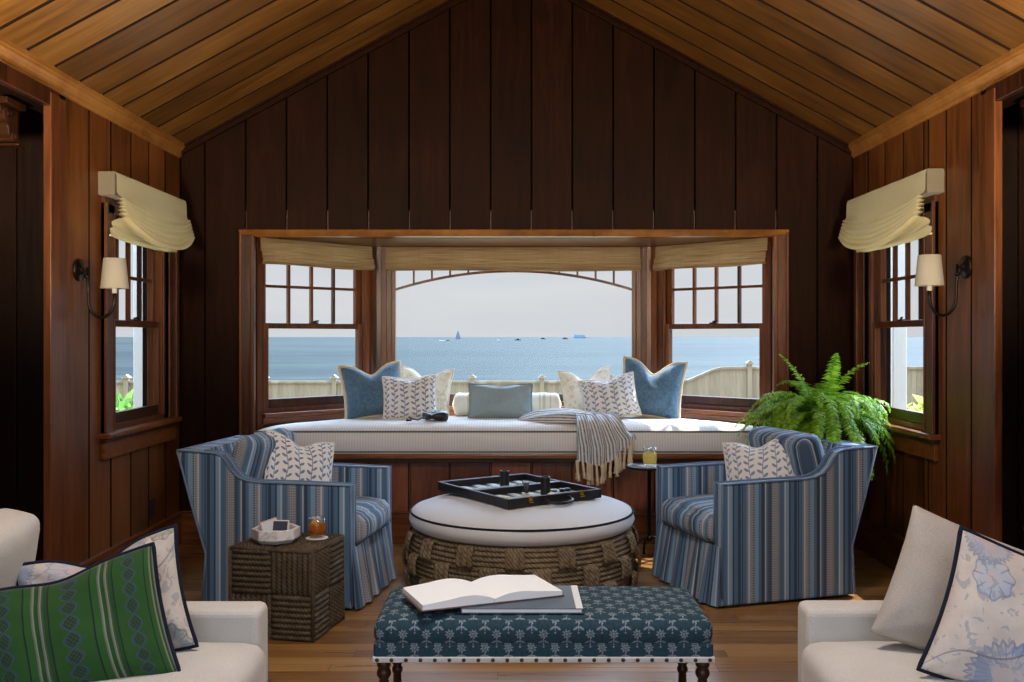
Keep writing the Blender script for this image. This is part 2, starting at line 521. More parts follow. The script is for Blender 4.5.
def floral_mat(name, ox, oy):
    m = MT(name, 0.9, 0.2); co = m.coord('UV'); u, v = m.uv()
    nb = m.noise(co, 16, 4, 0.6, 0.6); nf = m.noise(co, 500, 2)
    c = m.ramp(nb, [(0.3, (188, 177, 170)), (0.7, (204, 194, 186))])
    def flower(c, cx, cy, r, k, col1, col2):
        dx, dy = u - cx, v - cy
        rr = (dx * dx + dy * dy).sqrt(); th = dy.atan2(dx)
        edge = (th * float(k)).sin() * 0.07 * r + r
        ins = rr < edge
        ring = ins * (rr > (edge - r * 0.1))
        mott = (nb * 1.0 > 0.5)
        c = m.mix(ins * (mott * 0.45 + 0.4), c, col1)
        c = m.mix(ring * 0.4, c, col2)
        petal = ins * (rr > 0.45 * r) * ((th * float(k) * 0.5).sin().abs() < 0.22)
        c = m.mix(petal * 0.5, c, col2)
        return m.mix((rr < 0.36 * r) * 0.6, c, (188, 172, 168))
    blue, pale, sl = (128, 142, 172), (168, 176, 192), (96, 104, 130)
    c = flower(c, -0.09 + ox, -0.13 + oy, 0.075, 26, blue, sl)
    c = flower(c, 0.10 + ox, 0.02 + oy, 0.05, 10, (150, 150, 148), (92, 80, 82))
    c = flower(c, 0.13 + ox, -0.14 + oy, 0.07, 12, (134, 146, 150), (92, 84, 88))
    c = flower(c, -0.03 + ox, 0.12 + oy, 0.07, 18, pale, blue)
    c = flower(c, 0.16 + ox, 0.16 + oy, 0.045, 8, (140, 146, 130), (104, 96, 84))
    c = flower(c, -0.17 + ox, 0.05 + oy, 0.045, 8, pale, sl)
    c = flower(c, 0.01 + ox, -0.04 + oy, 0.032, 22, (158, 160, 172), (120, 122, 138))
    c = flower(c, -0.19 + ox, 0.14 + oy, 0.06, 30, (150, 158, 178), (120, 124, 144))
    c = flower(c, 0.08 + ox, 0.13 + oy, 0.036, 12, (150, 152, 160), (118, 116, 126))
    # small leaves and stems
    lf = ((m.noise(co, 34, 2, 0.4, 1.2) > 0.61) * 0.6)
    c = m.mix(lf, c, (138, 146, 158))
    st = ((v - u * 0.6 - (u * 30.0).sin() * 0.02 + 0.02).abs() < 0.0025)
    c = m.mix(st * 0.7, c, (112, 108, 116))
    m.color(c); m.bump(nf, 0.15, 0.002); m.sheen(0.1)
    return m


def bench_mat():
    m = MT('teal_block_print', 0.85, 0.2); u, v = m.uv()
    W_, H_ = 0.068, 0.082
    cv = v / H_ + 20.0
    def motif(du, dv):
        x = ((u / W_ + 20.0 + du).frac() - 0.5) * W_
        y = ((cv + dv).frac() - 0.5) * H_
        yy = y - 0.008
        rr = (x * x + yy * yy).sqrt(); th = yy.atan2(x)
        head = rr < ((th * 8.0).sin() * 0.003 + 0.0115)
        hole = (rr > 0.0045) * (rr < 0.0062)
        y2 = y + 0.012
        leaf = (((x.abs() - 0.009) / 0.0075).pow(2.0) + ((y2 + x.abs() * 0.5 + 0.0) / 0.0038).pow(2.0)) < 1.0
        stem = (x.abs() < 0.0015) * (y < 0.0) * (y > -0.024)
        xd = x.abs() - W_ * 0.5
        dot = (xd * xd + (y - 0.012) * (y - 0.012)).sqrt() < 0.0028
        return (head * (1.0 - hole)).max(leaf).max(stem).max(dot)
    f = motif(0.0, 0.0).max(motif(0.5, 0.5))
    n = m.noise(m.coord('UV'), 120, 3)
    n2 = m.noise(m.coord('UV'), 600, 2)
    b = m.ramp(n, [(0.3, (32, 54, 66)), (0.7, (44, 70, 82))])
    m.color(m.mix(f * (n * 0.9 + 0.05).min(0.75), b, (156, 166, 174))); m.bump(n2, 0.2, 0.002)
    return m


def diamond_mat():
    m = MT('diamond_weave_cloth', 0.9, 0.2); u, v = m.uv()
    a = ((u + v) / 0.016).frac(); b = ((u - v) / 0.016).frac()
    f = (a < 0.22).max(b < 0.22)
    n = m.noise(m.coord('UV'), 500, 2)
    m.color(m.mix(f * 0.6, (220, 220, 220), (180, 184, 190))); m.bump(n, 0.15, 0.002)
    return m


def tick_mat():
    m = MT('fine_tick_cloth', 0.9, 0.2); x, y, z = m.xyz(m.coord('Object'))
    f = (x / 0.017).frac() < 0.45
    n = m.noise(m.coord('Object'), 300, 2); n3 = m.noise(m.mapping(m.coord('Object'), (60, 60, 1)), 2, 2)
    m.color(m.mix(f * 0.3, (232, 228, 222), (190, 182, 174))); m.bump(n + n3, 0.15, 0.002)
    return m


def throw_mat():
    m = MT('striped_throw', 0.95, 0.15); u, v = m.uv()
    f = (u / 0.017).frac() < 0.5
    n = m.noise(m.coord('UV'), 300, 2)
    m.color(m.mix(f * (m.noise(m.coord('UV'), 40, 3) * 0.9 + 0.3).min(0.9), (226, 224, 220), (84, 88, 102))); m.bump(n, 0.3, 0.003)
    return m


def rope_mat(name, c1, c2, c3, sc_=60):
    m = MT(name, 0.85, 0.2); u, v = m.uv()
    tw = ((u * 1.0 + v * 1.3) * sc_ * 6.28).sin()
    n = m.noise(m.coord('Object'), 40, 4, 0.65)
    nb = m.noise(m.coord('Object'), 6, 2)
    m.color(m.ramp(n * 0.7 + tw * 0.1 + nb * 0.35 - 0.05, [(0.25, c1), (0.5, c2), (0.8, c3)]))
    m.bump(tw * 0.35 + n, 0.4, 0.004)
    return m


seagrass = rope_mat('seagrass_rope', (72, 60, 45), (118, 102, 80), (162, 144, 116), 45)
abaca = rope_mat('abaca_rope', (50, 42, 32), (82, 70, 54), (118, 104, 82), 60)


def weave_mat():
    m = MT('woven_reed_shade', 0.8, 0.2); u, v = m.uv()
    a = (v / 0.006).frac(); n = m.noise(m.mapping(m.coord('UV'), (4, 170, 1)), 1.0, 2)
    tie = (u / 0.075).frac() < 0.04
    c = m.ramp(n, [(0.3, (140, 112, 80)), (0.5, (168, 138, 102)), (0.7, (190, 164, 128))])
    c = m.mix((a < 0.2) * 0.6, c, (110, 88, 56)); c = m.mix(tie * 0.5, c, (140, 116, 78))
    m.color(c); m.bump(a, 0.3, 0.002)
    # some daylight comes through the reeds
    tl = m.new('ShaderNodeBsdfTranslucent'); m.link(c, tl.inputs[0])
    ms = m.new('ShaderNodeMixShader'); ms.inputs[0].default_value = 0.4
    m.link(m.b.outputs[0], ms.inputs[1]); m.link(tl.outputs[0], ms.inputs[2])
    m.link(ms.outputs[0], m.nt.nodes['Material Output'].inputs['Surface'])
    return m


weave = weave_mat()


def add_translucent(m, col, f):
    tl = m.new('ShaderNodeBsdfTranslucent'); tl.inputs[0].default_value = lin(col)
    ms = m.new('ShaderNodeMixShader'); ms.inputs[0].default_value = f
    m.link(m.b.outputs[0], ms.inputs[1]); m.link(tl.outputs[0], ms.inputs[2])
    m.link(ms.outputs[0], m.nt.nodes['Material Output'].inputs['Surface'])


for _m, _c, _f in add_translucent_later: add_translucent(_m, _c, _f)
add_translucent(cream_shade, (250, 238, 196), 0.4)
add_translucent(white_lampshade, (240, 230, 210), 0.35)


def leaf_mat(name, c1, c2, c3, tr):
    m = MT(name, 0.5, 0.3); isl = m.island(); n = m.noise(m.coord('Object'), 9, 2)
    c = m.ramp(isl * 0.5 + n * 0.5, [(0.2, c1), (0.5, c2), (0.8, c3)]); m.color(c)
    tl = m.new('ShaderNodeBsdfTranslucent'); m.link(c, tl.inputs[0])
    ms = m.new('ShaderNodeMixShader'); ms.inputs[0].default_value = tr
    m.link(m.b.outputs[0], ms.inputs[1]); m.link(tl.outputs[0], ms.inputs[2])
    m.link(ms.outputs[0], m.nt.nodes['Material Output'].inputs['Surface'])
    return m


fern_leaf = leaf_mat('fern_leaf', (84, 124, 26), (130, 176, 42), (176, 214, 70), 0.45)
shrub_leaf = leaf_mat('shrub_leaf', (70, 110, 50), (110, 150, 70), (160, 186, 96), 0.45)
shrub_gold = leaf_mat('golden_shrub_leaf', (140, 150, 60), (190, 190, 90), (226, 216, 130), 0.45)

# ------------------------------------------------------------------ room shell
XL, XR, YB, YF = -2.055, 2.11, 5.91, -0.9          # left / right / window wall / viewer's end
XC = (XL + XR) / 2
ZE, ZR = 2.45, 3.585                                # eave, ridge
OX0, OX1, OZ0, OZ1 = -1.60, 1.625, 0.56, 1.905      # opening of the bay
BW = 0.254


def board(bm, a, b, c, d, n, t=0.014, ch=0.005, g=0.003):
    """one board a-b (foot) c-d (head) with chamfered long edges, standing t proud along n"""
    a, b, c, d, n = map(Vector, (a, b, c, d, n))
    lo = (b - a); hi = (c - d)
    if lo.length < 1e-4 and hi.length < 1e-4: return
    ul = lo.normalized() if lo.length > 1e-6 else hi.normalized(); uh = hi.normalized() if hi.length > 1e-6 else ul
    A, B, C_, D = a + ul * g, b - ul * g, c - uh * g, d + uh * g
    base = [bm.verts.new(p) for p in (A, B, C_, D)]
    top = [bm.verts.new(p) for p in (A + ul * ch + n * t, B - ul * ch + n * t, C_ - uh * ch + n * t, D + uh * ch + n * t)]
    bm.faces.new(top)
    for i in range(4):
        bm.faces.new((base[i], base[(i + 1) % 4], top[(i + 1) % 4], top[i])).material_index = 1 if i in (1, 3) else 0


def slab(bm, pts, n, t, mi=1):
    n = Vector(n); A = [bm.verts.new(Vector(p)) for p in pts]; B = [bm.verts.new(Vector(p) + n * t) for p in pts]
    fs = [bm.faces.new(A), bm.faces.new(B[::-1])]
    for i in range(len(A)):
        fs.append(bm.faces.new((A[i], A[(i + 1) % len(A)], B[(i + 1) % len(A)], B[i])))
    for f in fs: f.material_index = mi


def roof_z(x):
    return ZR - (ZR - ZE) * abs(x - XC) / (XR - XC)


GX = [-1.649 + 0.2528 * k for k in range(-3, 18)]      # joints of the gable boards


def wall_back():
    bm = BM()
    edges = sorted(set(max(XL, min(XR, e)) for e in GX + [XL, XR]))
    y = YB + 0.035; t, ch, g = 0.035, 0.004, 0.0022
    for x0, x1 in zip(edges, edges[1:]):
        if x1 - x0 < 0.012: continue
        zb = OZ1 if (x0 > -1.65 and x1 < 1.64) else 0
        pts = [(x0 + g, zb), (x1 - g, zb), (x1 - g, roof_z(x1 - g))]
        top = [(x0 + g + ch, zb), (x1 - g - ch, zb), (x1 - g - ch, roof_z(x1 - g))]
        if x0 < XC < x1: pts.append((XC, ZR)); top.append((XC, ZR))
        pts.append((x0 + g, roof_z(x0 + g))); top.append((x0 + g + ch, roof_z(x0 + g)))
        A = [bm.verts.new((p[0], y, p[1])) for p in pts]; B = [bm.verts.new((p[0], y - t, p[1])) for p in top]
        bm.faces.new(B)
        for k in range(len(A)):
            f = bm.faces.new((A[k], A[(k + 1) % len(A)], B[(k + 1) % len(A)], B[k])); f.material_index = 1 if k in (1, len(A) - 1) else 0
    bmesh.ops.recalc_face_normals(bm, faces=bm.faces[:])
    # solid backing
    for poly in ([(XL - 0.1, 0), (OX0, 0), (OX0, roof_z(OX0)), (XL - 0.1, ZE - 0.05)], [(OX1, 0), (XR + 0.1, 0), (XR + 0.1, ZE - 0.05), (OX1, roof_z(OX1))],
                 [(OX0, OZ1), (OX1, OZ1), (OX1, roof_z(OX1)), (XC, ZR), (OX0, roof_z(OX0))]):
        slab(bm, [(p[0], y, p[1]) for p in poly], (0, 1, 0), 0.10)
    struct('wall_back', bm, [wood_vback, gap_shade], 'dark stained wood gable wall of vertical boards around the bay window', 'wall')


wall_back()

WIN_L, WIN_R = (4.89, 5.66), (4.84, 5.66)           # window openings in the side walls
WZ0, WZ1 = 0.80, 1.905
OPEN_L, OPEN_R, OPZ = 4.21, 4.13, 2.30              # edge of the wide openings toward the viewer


def side_wall(name, X, s, win, op, lab):
    """s = +1: the wall faces +x"""
    bm = BM(); n = (s, 0, 0); x = X - s * 0.035; T_ = 0.035
    ys = []; y = YB
    while y > op + 0.16: ys.append(y); y -= BW
    ys.append(op + 0.16)
    ys = sorted(set(ys + [win[0], win[1]]))
    for y0, y1 in zip(ys, ys[1:]):
        if y1 - y0 < 0.012: continue
        inside = y0 >= win[0] - 1e-6 and y1 <= win[1] + 1e-6
        for z0, z1 in ([(0, WZ0), (WZ1, ZE)] if inside else [(0, ZE)]):
            board(bm, (x, y0, z0), (x, y1, z0), (x, y1, z1), (x, y0, z1), n, T_, 0.004, 0.004)
    bmesh.ops.recalc_face_normals(bm, faces=bm.faces[:])
    t = 0.10 * -s
    def bk(y0, y1, z0, z1):
        n0 = len(bm.faces); box(bm, min(x, x + t), max(x, x + t), y0, y1, z0, z1); bm.faces.ensure_lookup_table()
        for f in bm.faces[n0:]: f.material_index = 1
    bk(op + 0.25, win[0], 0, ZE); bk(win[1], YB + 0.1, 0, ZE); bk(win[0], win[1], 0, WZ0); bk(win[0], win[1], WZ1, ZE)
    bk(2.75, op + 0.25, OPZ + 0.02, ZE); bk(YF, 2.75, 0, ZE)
    struct(name, bm, [wood_v, gap_shade], lab, 'wall')


side_wall('wall_left', XL, 1, WIN_L, OPEN_L, 'stained wood board wall with the double hung window on the left')
side_wall('wall_right', XR, -1, WIN_R, OPEN_R, 'stained wood board wall with the double hung window on the right')

# ceiling: boards run up the slope
bm = BM(); y = YB
cw = 0.243
while y > YF:
    y0 = max(YF, y - cw)
    for s, X in ((-1, XL - 0.02), (1, XR + 0.02)):
        nrm = Vector((-s * (ZR - ZE), 0, -(XR - XC))).normalized()
        zE = roof_z(X)
        a = Vector((X, y0, zE)); b = Vector((X, y, zE)); c = Vector((XC, y, ZR)); d = Vector((XC, y0, ZR))
        off = nrm * -0.05
        board(bm, a + off, b + off, c + off, d + off, nrm, 0.05, 0.004, 0.008)
    y -= cw
bmesh.ops.recalc_face_normals(bm, faces=bm.faces[:])
for s, X in ((-1, XL - 0.1), (1, XR + 0.1)):
    nrm = Vector((s * (ZR - ZE), 0, (XR - XC))).normalized(); zE = roof_z(X)
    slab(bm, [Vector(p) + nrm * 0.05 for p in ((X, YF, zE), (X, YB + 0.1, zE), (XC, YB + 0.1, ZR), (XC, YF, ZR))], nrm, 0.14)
struct('ceiling', bm, [wood_slope, gap_shade], 'pitched ceiling of wide golden brown boards', 'ceiling')

# floor
bm = BM(); box(bm, XL - 1.3, XR + 1.3, YF, YB + 0.05, -0.06, 0)
struct('floor', bm, oak, 'honey coloured oak strip floor', 'floor')

# mouldings
def crown(name, X, s, lab):
    prof = [(0, -0.115), (0.012, -0.115), (0.016, -0.10), (0.03, -0.092), (0.034, -0.07), (0.05, -0.045), (0.075, -0.03), (0.078, -0.014), (0.098, -0.008), (0.098, 0.03), (0.0, 0.03)]
    bm = BM(); prism(bm, [(X + s * (p[0] * 0.42 - 0.004), ZE + p[1] * 0.62 + 0.006) for p in prof], YF, YB, 'xz')
    struct(name, bm, wood_crown, lab, 'moulding')


crown('trim_1', XL, 1, 'crown moulding where the left wall meets the ceiling')
crown('trim_2', XR, -1, 'crown moulding where the right wall meets the ceiling')
for k, s in ((3, -1), (4, 1)):
    bm = BM(); X = XL if s < 0 else XR
    d = Vector((X - XC, 0, ZE - ZR)); dn = d.normalized(); nn = Vector((-s * abs(dn.z), 0, -abs(dn.x)))
    for (a0, a1, t) in ((0.0, 0.035, 0.016), (0.035, 0.046, 0.024), (0.0, 0.014, 0.03)):
        p0, p1 = Vector((XC, 0, ZR)), Vector((X, 0, ZE))
        quad = [p0 + nn * a0, p1 + nn * a0, p1 + nn * a1, p0 + nn * a1]
        prism(bm, [(q.x, q.z) for q in quad], YB - t, YB, 'xz')
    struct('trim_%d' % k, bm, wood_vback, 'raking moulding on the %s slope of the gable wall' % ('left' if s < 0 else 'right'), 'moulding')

bm = BM(); box(bm, XL, OX0 + 0.02, YB - 0.02, YB, 0, 0.19, 0.004); box(bm, XL, OX0 + 0.02, YB - 0.026, YB, 0.19, 0.205, 0.004)
box(bm, OX1 - 0.02, XR, YB - 0.02, YB, 0, 0.19, 0.004); box(bm, OX1 - 0.02, XR, YB - 0.026, YB, 0.19, 0.205, 0.004)
struct('baseboard_back', bm, wood_x, 'stained baseboard along the window wall', 'baseboard')
for nm, X, s, op in (('baseboard_left', XL, 1, OPEN_L), ('baseboard_right', XR, -1, OPEN_R)):
    bm = BM(); box(bm, min(X, X + s * 0.02), max(X, X + s * 0.02), op + 0.16, YB - 0.026, 0, 0.19, 0.004)
    box(bm, min(X, X + s * 0.026), max(X, X + s * 0.026), op + 0.16, YB - 0.026, 0.19, 0.205, 0.004)
    struct(nm, bm, wood_y, 'stained baseboard along the %s wall' % nm.split('_')[1], 'baseboard')

# casings of the wide side openings + dark recesses beyond
for k, (X, s, op, nm) in enumerate(((XL, 1, OPEN_L, 'left'), (XR, -1, OPEN_R, 'right'))):
    bm = BM()
    def bx(x0, x1, *a, **kk): box(bm, min(X + s * x0, X + s * x1), max(X + s * x0, X + s * x1), *a, **kk)
    bx(-0.012, 0.024, op, op + 0.085, 0, OPZ + 0.06, bev=0.004); bx(-0.012, 0.014, op + 0.085, op + 0.16, 0, OPZ + 0.06, bev=0.004)
    bx(-0.012, 0.020, YF, op + 0.085, OPZ, ZE - 0.07, bev=0.004)
    struct('trim_%d' % (5 + k), bm, wood_z, 'wide stained casing around the dark opening on the %s' % nm, 'casing')
    bm = BM()
    def bx(x0, x1, *a, **kk): box(bm, min(X + s * x0, X + s * x1), max(X + s * x0, X + s * x1), *a, **kk)
    for i in range(12):
        y0 = 4.7 - (i + 1) * BW; bx(-1.3, -1.27, y0, y0 + BW - 0.006, 0, 2.6, bev=0.008, seg=1)
    for i in range(5):
        bx(-0.13 - (i + 1) * BW, -0.13 - i * BW - 0.006, 4.70, 4.73, 0, 2.6, bev=0.008, seg=1)
    bx(-1.4, -0.1, YF, 4.76, 2.6, 2.65); bx(-1.4, -1.3, YF, 4.76, 0, 2.6); bx(-1.4, -0.115, 4.73, 4.76, 0, 2.6); bx(-1.4, -0.1, YF - 0.03, YF, 0, 2.6)
    struct('wall_beyond_%s' % nm, bm, wood_shaded, 'shade-darkened board wall of the recess beyond the %s opening' % nm, 'wall')

# ------------------------------------------------------------------ bay: jambs, soffit, posts, roof
BY0 = 6.00; BD = 0.67
bm = BM()
for x0, x1 in ((OX0 - 0.08, OX0), (OX1, OX1 + 0.08)):
    box(bm, x0, x1, YB - 0.022, YB, OZ0 - 0.02, OZ1 + 0.005, 0.004)
    xe = x0 if x0 < 0 else x1
    box(bm, min(xe, xe + 0.016 * (1 if x0 < 0 else -1)), max(xe, xe + 0.016 * (1 if x0 < 0 else -1)), YB - 0.036, YB, OZ0 - 0.02, OZ1 + 0.035, 0.004)
    box(bm, x0 if x0 > 0 else x1 - 0.02, x0 + 0.02 if x0 > 0 else x1, YB, BY0 + 0.04, OZ0 - 0.1, OZ1 + 0.01)
    xs = x1 if x0 < 0 else x0
    box(bm, xs - 0.012, xs + 0.012, YB - 0.03, YB + 0.01, OZ0 - 0.02, OZ1, 0.005)
hb = BM()
prism(hb, [(YB + 0.012, OZ1 - 0.008), (YB - 0.012, OZ1 - 0.004), (YB - 0.034, OZ1 + 0.018), (YB - 0.04, OZ1 + 0.028), (YB - 0.036, OZ1 + 0.036), (YB + 0.012, OZ1 + 0.036)], OX0 - 0.08, OX1 + 0.08, 'yz')  # bounce light on this edge put into its golden wood and tilt
struct('trim_10', hb, wood_crown, 'golden head moulding, toned as lit, along the top of the bay window opening', 'moulding')
struct('trim_7', bm, wood_z, 'stained casing around the bay window opening', 'casing')
bm = BM()
prism(bm, [(OX0 - 0.1, YB + 0.02), (OX1 + 0.1, YB + 0.02), (OX1 + 0.05, BY0), (OX1 - BD + 0.1, BY0 + BD + 0.3), (OX0 + BD - 0.1, BY0 + BD + 0.3), (OX0 - 0.25, BY0 + 0.1)], OZ1 + 0.0, OZ1 + 0.16, 'xy')
struct('trim_8', bm, wood_x, 'dark stained soffit over the bay window', 'soffit')
bm = BM()
for s, X in ((1, OX0), (-1, OX1)):
    f = [(X + s * 0.592, BY0 + 0.592), (X + s * 0.655, BY0 + 0.645), (X + s * 0.725, BY0 + 0.65), (X + s * 0.725, BY0 + 0.82), (X + s * 0.60, BY0 + 0.84), (X + s * 0.50, BY0 + 0.70)]
    prism(bm, f, 0.3, OZ1 + 0.01, 'xy', 0.004, 1)
    f2 = [(X + s * 0.625, BY0 + 0.605), (X + s * 0.66, BY0 + 0.633), (X + s * 0.69, BY0 + 0.633), (X + s * 0.69, BY0 + 0.66), (X + s * 0.625, BY0 + 0.66)]
    prism(bm, f2, 0.3, OZ1 + 0.01, 'xy', 0.004, 1)
    f3 = [(X - s * 0.02, BY0 - 0.02), (X + s * 0.006, BY0 - 0.02), (X + s * 0.03, BY0 + 0.01), (X - s * 0.05, BY0 + 0.09), (X - s * 0.1, BY0 + 0.05)]
    prism(bm, f3, 0.3, OZ1 + 0.01, 'xy', 0.003, 1)
struct('trim_9', bm, wood_z, 'stained corner posts between the three bay windows', 'post')
bm = BM()
zt = 0.80
for s, X in ((1, OX0), (-1, OX1)):
    prism(bm, [(X, BY0), (X + s * 0.72, BY0 + 0.72), (X + s * 0.65, BY0 + 0.79), (X - s * 0.07, BY0 + 0.07)], 0, zt, 'xy')
box(bm, OX0 + 0.68, OX1 - 0.68, BY0 + 0.68, BY0 + 0.78, 0, zt)
struct('wall_bay', bm, wood_x, 'low stained wall under the bay windows', 'wall')

# ------------------------------------------------------------------ windows (local x across, y outward, z up)
def window(n, label, loc, rz, W, z0, z1, zm, cols, rows, stile=0.045, casing=True, stool=True, depth=0.10, arch=False, cas_w=0.12):
    r = thing('window_%d' % n, label, 'window', loc, rz, kind='structure'); h = W / 2; fr = 0.022
    bm = BM()
    for s in (-1, 1): box(bm, s * h - (fr if s > 0 else 0), s * h + (0 if s > 0 else fr), 0.0, depth, z0, z1, 0.002)
    box(bm, -h, h, 0, depth, z1 - fr, z1, 0.002); box(bm, -h, h, 0, depth + 0.05, z0 - 0.02, z0 + 0.03, 0.003)
    for s in (-1, 1): box(bm, s * (h - fr - 0.006) - 0.006, s * (h - fr - 0.006) + 0.006, 0.006, 0.020, z0, z1)
    obj('window_frame', bm, wood_z, r)
    if casing:
        bm = BM()
        for s in (-1, 1):
            a, b = sorted((s * h, s * (h + cas_w)))
            box(bm, a, b, -0.022, 0, z0 - 0.02, z1 + 0.05, 0.004)
            a, b = sorted((s * (h + cas_w - 0.016), s * (h + cas_w)))
            box(bm, a, b, -0.034, 0, z0 - 0.02, z1 + 0.05, 0.004)
            a, b = sorted((s * h, s * (h + 0.012)))
            box(bm, a, b, -0.028, 0, z0, z1, 0.004)
        box(bm, -h - cas_w, h + cas_w, -0.022, 0, z1, z1 + cas_w, 0.004)
        obj('window_casing', bm, wood_z, r)
    if stool:
        bm = BM(); c = h + (cas_w + 0.02 if casing else -0.002)
        box(bm, -c, c, -0.055 if casing else -0.05, 0.03, z0 - 0.03, z0 - 0.002, 0.006)
        if casing: box(bm, -c + 0.02, c - 0.02, -0.024, 0, z0 - 0.135, z0 - 0.03, 0.004); box(bm, -c + 0.01, c - 0.01, -0.036, 0, z0 - 0.05, z0 - 0.03, 0.006)
        else: box(bm, -c, c, -0.03, 0.0, z0 - 0.07, z0 - 0.03, 0.006)
        obj('window_sill', bm, wood_x if abs(rz) < 1 else wood_y, r)
    def sash(name, za, zb, y, rail_b, rail_t, cols, rows):
        bm = BM(); hh = h - fr; t = 0.016
        for s in (-1, 1): a, b = sorted((s * hh, s * (hh - stile))); box(bm, a, b, y - t, y + t, za, zb, 0.003)
        box(bm, -hh + stile, hh - stile, y - t, y + t, za, za + rail_b, 0.003); box(bm, -hh + stile, hh - stile, y - t, y + t, zb - rail_t, zb, 0.003)
        o = obj(name, bm, wood_z, r)
        gx, ga, gb = hh - stile, za + rail_b, zb - rail_t
        if cols > 1 or rows > 1:
            bm = BM(); m = 0.0095
            for i in range(1, cols):
                x = -gx + 2 * gx * i / cols; box(bm, x - m, x + m, y - 0.012, y + 0.012, ga, gb, 0.002)
            for j in range(1, rows):
                z = ga + (gb - ga) * j / rows; box(bm, -gx, gx, y - 0.0115, y + 0.0115, z - m, z + m, 0.002)
            obj('muntins', bm, wood_z, o)
        bm = BM(); q = [bm.verts.new(p) for p in ((-gx, y, ga), (gx, y, ga), (gx, y, gb), (-gx, y, gb))]; bm.faces.new(q)
        obj('glass_pane', bm, glass, o)
        return o
    if arch:
        o = sash('sash', z0 + 0.03, z1 - fr, 0.05, 0.05, 0.05, 1, 1)
        gx = h - fr - stile; bm = BM(); zs, za = 1.612, 1.742; rows_ = []
        N = 28
        for i in range(N + 1):
            x = -gx + 2 * gx * i / N; t = x / gx
            z = zs + (za - zs) * (1 - t * t); rows_.append((x, z))
        for (xa, z_a), (xb, z_b) in zip(rows_, rows_[1:]):
            prism(bm, [(xa, z_a - 0.008), (xb, z_b - 0.008), (xb, z_b + 0.010), (xa, z_a + 0.010)], 0.036, 0.064, 'xz')
        for i in range(1, 13):
            x = -gx + 2 * gx * i / 13; t = x / gx; z = zs + (za - zs) * (1 - t * t)
            box(bm, x - 0.0065, x + 0.0065, 0.038, 0.062, z, z1 - fr - 0.05)
        obj('arched_muntin', bm, wood_z, o)
    else:
        lo = sash('lower_sash', z0 + 0.03, zm + 0.018, 0.032, 0.055, 0.036, 1, 1)
        sash('upper_sash', zm - 0.018, z1 - fr, 0.066, 0.036, 0.04, cols, rows)
        bm = BM(); box(bm, -0.028, 0.028, 0.018, 0.048, zm + 0.018, zm + 0.026, 0.003); tube(bm, [(-0.006, 0.03, zm + 0.03), (0.022, 0.026, zm + 0.034), (0.03, 0.022, zm + 0.034)], 0.006, 6)
        obj('sash_lock', bm, bronze, lo)
    return r


s2 = math.sqrt(.5)
window(1, 'double hung window on the left side of the bay, sea beyond', (OX0 + 0.31, BY0 + 0.31, 0), R(45), 0.83, WZ0, OZ1, 1.352, 4, 2, casing=False)
window(2, 'wide fixed centre window of the bay with an arched muntin', ((OX0 + OX1) / 2, BY0 + 0.665, 0), 0, (OX1 - OX0) - 1.44, WZ0, OZ1, 0, 1, 1, stile=0.04, casing=False, arch=True)
window(3, 'double hung window on the right side of the bay above the fence curve', (OX1 - 0.31, BY0 + 0.31, 0), R(-45), 0.83, WZ0, OZ1, 1.352, 4, 2, casing=False)
window(4, 'double hung window in the left wall below a cream shade', (XL, sum(WIN_L) / 2, 0), R(90), WIN_L[1] - WIN_L[0], WZ0, WZ1, 1.352, 4, 2)
window(5, 'double hung window in the right wall behind the fern', (XR, sum(WIN_R) / 2, 0), R(-90), WIN_R[1] - WIN_R[0], WZ0, WZ1, 1.352, 4, 2)

# ------------------------------------------------------------------ window seat
seat = thing('window_seat', 'built in stained wood window seat base below the long cushion', 'window seat', (0, YB, 0))
bm = BM()
xs = [OX0] + [e for e in GX if OX0 + 0.05 < e < OX1 - 0.05] + [OX1]
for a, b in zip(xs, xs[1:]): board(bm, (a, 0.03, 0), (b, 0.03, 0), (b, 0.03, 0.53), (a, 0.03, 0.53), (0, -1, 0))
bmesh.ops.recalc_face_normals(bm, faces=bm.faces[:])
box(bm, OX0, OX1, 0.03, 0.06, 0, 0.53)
obj('front_panel', bm, [wood_seat, gap_shade], seat)
bm = BM(); s = 0.02
prism(bm, [(OX0 - 0.01, -0.055), (OX1 + 0.01, -0.055), (OX1 + 0.01, 0.08), (OX1 - 0.68, 0.745), (OX0 + 0.68, 0.745), (OX0 - 0.01, 0.08)], 0.53, 0.562, 'xy', 0.008)
box(bm, OX0, OX1, -0.03, 0.02, 0.505, 0.532, 0.006)
obj('seat_board', bm, wood_x, seat)
bm = BM(); box(bm, OX0, OX1, -0.012, 0.02, 0, 0.185, 0.004); box(bm, OX0, OX1, -0.02, 0.02, 0.185, 0.2, 0.005)
obj('base_rail', bm, wood_x, seat)

# long cushion: trapezoid in plan, puffy top
ticking = tick_mat()
cu = thing('seat_cushion', 'long pale ticking cushion with dark piping on the window seat', 'cushion', (0, 0, 0))
CF = 5.868; CB = 6.60; CZ0, CZ1 = 0.563, 0.698
def cush_x(y):  # half limits at depth y
    t = max(0.0, y - 5.985)
    return OX0 + 0.015 + t * 1.0, OX1 - 0.015 - t * 1.0
def cush_top(xn, yn):
    e = (1 - abs(xn) ** 10) * (1 - abs(2 * yn - 1) ** 5)
    return CZ1 + 0.052 * max(0, e) ** 0.7
bm = BM()
def ftop(u, v):
    y = CF + (CB - CF) * v; a, b = cush_x(y); x = a + (b - a) * u
    return (x, y, cush_top(2 * u - 1, v) + 0.004 * noise.noise(Vector((x * 5, y * 9, 0))))
top = grid(bm, 80, 16, ftop)
